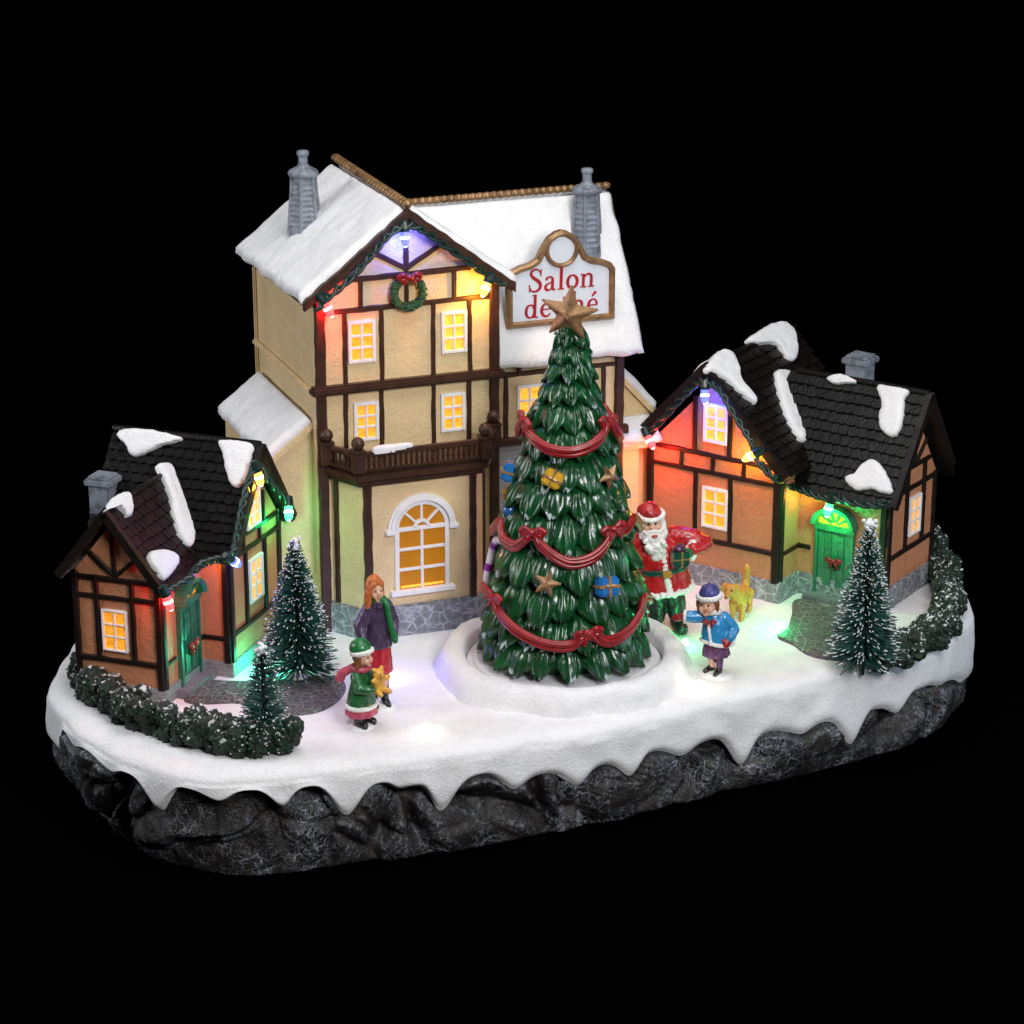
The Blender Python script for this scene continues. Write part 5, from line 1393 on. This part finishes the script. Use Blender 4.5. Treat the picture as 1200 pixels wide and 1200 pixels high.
def f(m):
    for k in range(34):
        a = 2*PI*k/34; m.ell((.008+.088*math.cos(a), .075*math.sin(a), .176+.006*math.sin(a*2)), .011, 8, 5)
    for t in range(8): m.ell((-.010-.018*t/7-.008, -.078+.003*t, .18+.013*t), .010, 8, 5)
    for k in range(20):
        a = 2*PI*k/20; m.ell((-.032+.047*math.cos(a), -.012+.042*math.sin(a), .322-.008*math.sin(a)), .017, 8, 5)
    for k in range(10):
        a = 2*PI*k/10; m.ell((-.165, -.047+.022*math.cos(a), .297+.024*math.sin(a)), .011, 8, 5); m.ell((.080+.024*math.cos(a), -.044+.012*math.sin(a), .200+.02*math.sin(a)), .011, 8, 5)
mesh_part(o, 'fur_trim', 'fur_white', f, .0045, 1, .002, 60)
mesh_part(o, 'mitten', 'bow_red', lambda m: (m.chain([(-.175, -.05, .297), (-.215, -.058, .290)], [.019, .018]), m.chain([(-.182, -.062, .305), (-.20, -.078, .31)], [.009, .008])), .0045, 1)
mesh_part(o, 'mitten', 'bow_red', lambda m: (m.chain([(.076, -.05, .190), (.062, -.068, .178)], [.020, .018]), m.chain([(.06, -.055, .20), (.045, -.068, .198)], [.009, .008])), .0045, 1)
m = MB(); bow(m, (-.030, -.066, .285), .040, .9); melt(m, 'bow', 'bow_red', o, .0042, 1)
eyes(o, [hd+V((-.026, -.046, .006)), hd+V((.010, -.050, .006))], .0058); m = MB(); m.ell(hd+V((-.008, -.052, -.026)), (.009, .005, .005), 8, 6); m.build('mouth', 'lip_red', o, smooth=True)
mesh_part(o, 'hair', 'hair_brown', lambda m: (m.ell(hd+V((.005, .010, .012)), (.056, .053, .058)), m.chain([hd+V((.048, -.012, .01)), hd+V((.048, -.01, -.035))], [.016, .014]), m.chain([hd+V((-.05, -.012, .01)), hd+V((-.048, -.01, -.03))], [.014, .011]), m.chain([hd+V((-.04, -.040, .032)), hd+V((.03, -.046, .036))], [.010, .010])), .0048, 1, .003)
mesh_part(o, 'hat', 'cap_purple', lambda m: (m.ell(hd+V((.006, .008, .048)), (.056, .056, .046)), m.ell(hd+V((.006, .006, .092)), .012)), .0048, 1, .003)
def f(m):
    for k in range(24):
        a = 2*PI*k/24; m.ell(hd+V((.004+.060*math.cos(a), .060*math.sin(a)-.002, .036+.004*math.cos(a))), (.012, .012, .015), 8, 5)
mesh_part(o, 'hat_trim', 'fur_white', f, .0045, 1, .002, 60)
def base_disc(o, pts, r, h=.022):
    def f(m):
        for p in pts: m.ell((p[0], p[1], 0), (r, r*.85, h))
    return mesh_part(o, 'snow_base', 'snow', f, .006, 3, .004)
base_disc(o, [(0, 0), (.02, -.01), (-.02, .005)], .082)

# ---- woman in plum coat
g = G(445, 829)
o = thing('person', 'woman with long ginger hair in plum jacket, green scarf and red skirt', 'person', g, R(24)); o.scale = (.82, .88, 1.04)
hd = V((-.018, -.012, .552))
def f(m):
    m.chain([(-.03, .01, .02), (-.03, .008, .12), (-.028, 0, .22), (-.025, 0, .30)], [.017, .024, .034, .045]); m.chain([(.03, 0, .02), (.03, -.004, .12), (.028, 0, .22), (.025, 0, .30)], [.017, .024, .034, .045])
    m.chain([(0, 0, .30), (0, 0, .38), (-.005, 0, .45), (-.008, 0, .49)], [.048, .038, .036, .026]); m.chain([(-.008, 0, .485), hd], [.022, .024]); m.ell(hd, (.040, .044, .053))
    m.ell(hd+V((.002, -.045, -.006)), (.006, .010, .009)); m.ell(hd+V((0, -.030, -.034)), (.018, .016, .016)); m.ell(hd+V((-.018, -.030, -.014)), .015); m.ell(hd+V((.020, -.030, -.014)), .015)
    m.chain([(-.060, 0, .465), (-.105, -.005, .385), (-.105, -.05, .315)], [.024, .021, .013]); m.chain([(.055, 0, .465), (.088, .01, .385), (.070, -.05, .345)], [.024, .021, .013])
mesh_part(o, 'body', 'skin', f, .005, 1)
mesh_part(o, 'skirt', 'skirt_red', lambda m: m.lathe([(.070, .165), (.076, .172), (.072, .22), (.066, .28), (.056, .33)], (0, 0, 0), 40, sy=.85, wob=.06, lobes=10), .005, 1, .002)
mesh_part(o, 'boots', 'boot_black', lambda m: (m.chain([(-.03, .008, .21), (-.03, .008, .15), (-.03, .008, .035), (-.034, -.036, .022)], [.036, .029, .021, .016]), m.chain([(.03, 0, .21), (.03, 0, .15), (.03, 0, .035), (.034, -.046, .022)], [.036, .029, .022, .017])), .0045, 1)
def f(m):
    m.lathe([(.076, .288), (.080, .296), (.072, .34), (.064, .39), (.068, .44), (.060, .475), (.034, .505)], (0, 0, 0), 28, sy=.78)
    m.chain([(-.055, 0, .468), (-.108, -.002, .392), (-.108, -.044, .325)], [.034, .032, .024]); m.chain([(.052, 0, .468), (.092, .008, .390), (.075, -.042, .352)], [.034, .032, .024])
    for k in range(14):
        a = 2*PI*k/14; m.ell((-.006+.048*math.cos(a), .040*math.sin(a), .490-.006*math.sin(a)), .016, 8, 5)
mesh_part(o, 'jacket', 'coat_plum', f, .005, 2, .003, 30)
m = MB()
for z in range(5): m.ell((.026, -.062+.002*z, .31+.035*z), .0045, 6, 4)
m.build('buttons', 'boot_black', o, smooth=True)
def f(m):
    for k in range(18):
        a = 2*PI*k/18; m.ell((-.008+.040*math.cos(a), -.004+.040*math.sin(a), .505-.012*math.sin(a)), .015, 8, 5)
    m.chain([(.026, -.046, .500), (.036, -.066, .44), (.046, -.072, .385), (.058, -.075, .345)], [.018, .017, .016, .018])
mesh_part(o, 'scarf', 'scarf_green', f, .0048, 1, .002)
mesh_part(o, 'mitten', 'mitten_green', lambda m: (m.chain([(.072, -.052, .345), (.064, -.082, .332)], [.019, .017]), m.chain([(.058, -.055, .352), (.046, -.072, .352)], [.008, .007])), .0045, 1)
mesh_part(o, 'mitten', 'mitten_green', lambda m: (m.chain([(-.105, -.052, .315), (-.098, -.070, .285)], [.019, .017]), m.chain([(-.095, -.06, .315), (-.08, -.07, .30)], [.008, .007])), .0045, 1)
def f(m):
    m.ell(hd+V((-.004, .012, .010)), (.049, .046, .058)); m.chain([hd+V((-.032, .006, .02)), hd+V((-.048, -.010, -.045)), hd+V((-.050, .0, -.085))], [.024, .022, .014]); m.chain([hd+V((.034, .010, .02)), hd+V((.042, .006, -.045))], [.020, .014])
    m.chain([hd+V((0, -.030, .044)), hd+V((-.034, -.026, .022)), hd+V((-.044, -.018, -.01))], [.012, .012, .010]); m.chain([hd+V((0, -.030, .044)), hd+V((.030, -.026, .028))], [.012, .010])
mesh_part(o, 'hair', 'hair_orange', f, .0046, 1, .003, 50)
eyes(o, [hd+V((-.015, -.041, .006)), hd+V((.017, -.041, .006))], .0045); m = MB(); m.ell(hd+V((.001, -.046, -.026)), (.008, .004, .004), 8, 6); m.build('mouth', 'lip_red', o, smooth=True)
base_disc(o, [(0, 0), (.02, -.02)], .066)

# ---- girl with the teddy
g = G(424, 851)
o = thing('person', 'small girl in green cap, green white-hemmed coat and pink scarf hugging a yellow bear', 'person', g, R(62)); o.scale = (.90, .90, .98)
hd = V((0, -.012, .345))
def f(m):
    m.chain([(-.026, 0, .02), (-.025, 0, .09), (-.02, 0, .15)], [.016, .022, .03]); m.chain([(.026, -.01, .02), (.025, 0, .09), (.02, 0, .15)], [.016, .022, .03])
    m.chain([(0, 0, .15), (0, 0, .22), (0, 0, .28)], [.04, .034, .024]); m.chain([(0, 0, .28), hd], [.022, .022]); m.ell(hd, (.044, .046, .050))
    m.ell(hd+V((0, -.048, -.006)), (.006, .010, .008)); m.ell(hd+V((-.018, -.032, -.016)), .016); m.ell(hd+V((.018, -.032, -.016)), .016); m.ell(hd+V((0, -.034, -.034)), (.014, .013, .012))
    m.chain([(-.045, 0, .255), (-.07, -.035, .215), (-.03, -.085, .205)], [.021, .018, .013]); m.chain([(.045, 0, .255), (.07, -.035, .215), (.03, -.085, .22)], [.021, .018, .013])
mesh_part(o, 'body', 'skin', f, .005, 1)
mesh_part(o, 'skirt', 'scarf_pink', lambda m: m.lathe([(.080, .062), (.086, .068), (.080, .11), (.06, .15)], (0, 0, 0), 36, sy=.9, wob=.06, lobes=9), .005, 1, .002)
mesh_part(o, 'boots', 'boot_black', lambda m: (m.chain([(-.03, 0, .08), (-.03, 0, .028), (-.034, -.038, .020)], [.030, .026, .020]), m.chain([(.03, 0, .08), (.03, 0, .028), (.034, -.045, .020)], [.030, .026, .020])), .0048, 1)
def f(m):
    m.lathe([(.080, .105), (.082, .115), (.070, .16), (.058, .21), (.048, .255), (.026, .29)], (0, 0, 0), 28, sy=.88)
    m.chain([(-.043, 0, .258), (-.074, -.032, .215), (-.044, -.075, .205)], [.030, .028, .022]); m.chain([(.043, 0, .258), (.074, -.032, .215), (.044, -.075, .215)], [.030, .028, .022])
mesh_part(o, 'coat', 'coat_green', f, .005, 2, .003, 30)
def f(m):
    for k in range(32):
        a = 2*PI*k/32; m.ell((.080*math.cos(a), .071*math.sin(a), .110), .0125, 8, 5)
mesh_part(o, 'fur_trim', 'fur_white', f, .0045, 1, .002, 60)
def f(m):
    for k in range(16):
        a = 2*PI*k/16; m.ell((.042*math.cos(a), .040*math.sin(a), .288), .016, 8, 5)
    m.chain([(-.02, .040, .285), (-.045, .075, .262), (-.05, .088, .240)], [.020, .022, .024])
mesh_part(o, 'scarf', 'scarf_pink', f, .0048, 1, .003)
mesh_part(o, 'mitten', 'mitten_green', lambda m: (m.chain([(-.036, -.085, .205), (-.012, -.102, .205)], [.016, .015]), m.chain([(-.03, -.085, .216), (-.012, -.088, .228)], [.007, .006])), .0042, 1)
mesh_part(o, 'mitten', 'mitten_green', lambda m: (m.chain([(.036, -.085, .216), (.012, -.104, .214)], [.016, .015]), m.chain([(.03, -.085, .228), (.012, -.09, .238)], [.007, .006])), .0042, 1)
mesh_part(o, 'hair', 'hair_brown', lambda m: (m.ell(hd+V((0, .010, .006)), (.047, .045, .050)), m.chain([hd+V((-.04, 0, 0)), hd+V((-.042, .004, -.05))], [.017, .014]), m.chain([hd+V((.04, 0, 0)), hd+V((.042, .004, -.05))], [.017, .014])), .0048, 1, .003)
mesh_part(o, 'hat', 'scarf_green', lambda m: (m.ell(hd+V((0, .012, .040)), (.055, .055, .044))), .0048, 1, .002)
def f(m):
    for k in range(22):
        a = 2*PI*k/22; m.ell(hd+V((.050*math.cos(a), .050*math.sin(a)+.002, .022+.010*-math.sin(a))), (.012, .012, .013), 8, 5)
mesh_part(o, 'hat_trim', 'fur_white', f, .0045, 1, .002, 60)
eyes(o, [hd+V((-.017, -.043, .005)), hd+V((.017, -.043, .005))], .0046); m = MB(); m.ell(hd+V((0, -.047, -.026)), (.007, .004, .004), 8, 6); m.build('mouth', 'lip_red', o, smooth=True)
base_disc(o, [(0, 0), (.03, .05), (.06, .09)], .075)
tb = thing('teddy_bear', 'yellow teddy bear held in the arms of the small girl in green', 'teddy bear', o.matrix_basis @ V((.0, -.098, .205)), R(48))
def f(m):
    m.ell((0, 0, .02), (.030, .026, .036)); m.ell((0, -.004, .068), (.029, .027, .027)); m.ell((-.022, 0, .092), .011); m.ell((.022, 0, .092), .011); m.ell((0, -.028, .062), (.013, .011, .010))
    m.chain([(-.024, -.005, .04), (-.046, -.018, .052)], [.012, .011]); m.chain([(.024, -.005, .04), (.048, -.018, .045)], [.012, .011]); m.chain([(-.018, -.01, -.005), (-.026, -.040, -.014)], [.015, .013]); m.chain([(.018, -.01, -.005), (.030, -.040, -.014)], [.015, .013])
mesh_part(tb, 'body', 'bear_yellow', f, .0045, 1, .002, 60)
eyes(tb, [(-.010, -.029, .074), (.010, -.029, .074), (0, -.039, .064)], .0032)

# ---- dog
g = G(869, 722)
o = thing('dog', 'small golden dog with its tail straight up standing behind the child in blue', 'dog', g, R(-14))
def f(m):
    m.chain([(.0, .065, .105), (-.005, .0, .105), (-.01, -.055, .115)], [.036, .036, .042]); m.chain([(-.012, -.075, .125), (-.03, -.105, .165), (-.040, -.115, .175)], [.034, .030, .034])
    m.ell((-.042, -.120, .178), (.036, .036, .034)); m.chain([(-.045, -.145, .170), (-.050, -.172, .160)], [.020, .014])
    m.chain([(-.070, -.105, .200), (-.084, -.115, .175)], [.011, .008]); m.chain([(-.012, -.105, .200), (.002, -.112, .175)], [.011, .008])
    for q in (-1, 1):
        m.chain([(q*.022-.012, -.065, .095), (q*.024-.012, -.068, .05), (q*.024-.012, -.066, .014), (q*.024-.012, -.082, .009)], [.022, .015, .012, .011])
        m.chain([(q*.022, .07, .10), (q*.026, .058, .062), (q*.026, .080, .042), (q*.026, .072, .012), (q*.026, .056, .009)], [.028, .020, .013, .012, .011])
    m.chain([(0, .085, .125), (.002, .10, .165), (.004, .092, .215), (.006, .088, .235)], [.020, .020, .018, .012])
mesh_part(o, 'body', 'dog_gold', f, .0048, 1, .004, 45)
eyes(o, [(-.056, -.150, .188), (-.030, -.152, .188), (-.051, -.184, .163)], .0052)

# warm lights added outside under the eaves, standing in for assumed lamps indoors
for fr, q, e in ((LC, (.07, .30, .55), .55), (RC, (.03, .13, .52), .5), (SAL, (1.72, .02, .62), .5)):
    point('assumed_eave_light', fr.M @ V(q), (1, .36, .04), e, .02)
# ------------------------------------------------------------------ studio light and camera
KEY, FRONT, SIDE = 235, 425, 60
w = bpy.data.worlds.new('World'); SC.world = w; w.use_nodes = True
bg = w.node_tree.nodes['Background']; bg.inputs[0].default_value = (0, 0, 0, 1); bg.inputs[1].default_value = 0
def area(name, loc, tgt, size, e, col=(1, 1, 1), sy=None):
    l = bpy.data.lights.new(name, 'AREA'); l.energy = e; l.size = size; l.color = col
    if sy: l.shape = 'RECTANGLE'; l.size_y = sy
    o = bpy.data.objects.new(name, l); COL.objects.link(o); o.location = loc
    o.rotation_euler = (V(tgt)-V(loc)).to_track_quat('-Z', 'Y').to_euler(); return o
area('softbox_top', (.3, -1.2, 6.2), (0, .2, .3), 4.0, KEY)
area('softbox_front', (2.4, -6.6, 4.6), (0, 0, .7), 2.2, FRONT)
area('softbox_side', (-5.2, -.6, 2.6), (-.5, .3, .8), 1.8, SIDE*1.9, (.92, .95, 1), 2.4)
area('softbox_side', (5.2, -1.0, 1.2), (.8, 0, .2), 1.6, SIDE*.8, (.72, .84, 1), 2.4)
cam = bpy.data.cameras.new('Camera'); cam.sensor_width = 36; cam.lens = FPX/1200*36; cam.clip_end = 200
co = bpy.data.objects.new('Camera', cam); COL.objects.link(co); co.location = CAM; co.rotation_euler = (PI/2-PITCH, 0, 0)
SC.camera = co
SC.view_settings.view_transform = 'Standard'; SC.view_settings.look = 'None'; SC.view_settings.exposure = 0; SC.view_settings.gamma = 1; SC.view_settings.use_curve_mapping = False
SC.render.resolution_x = 1024; SC.render.resolution_y = 1024
SC.render.engine = 'CYCLES'
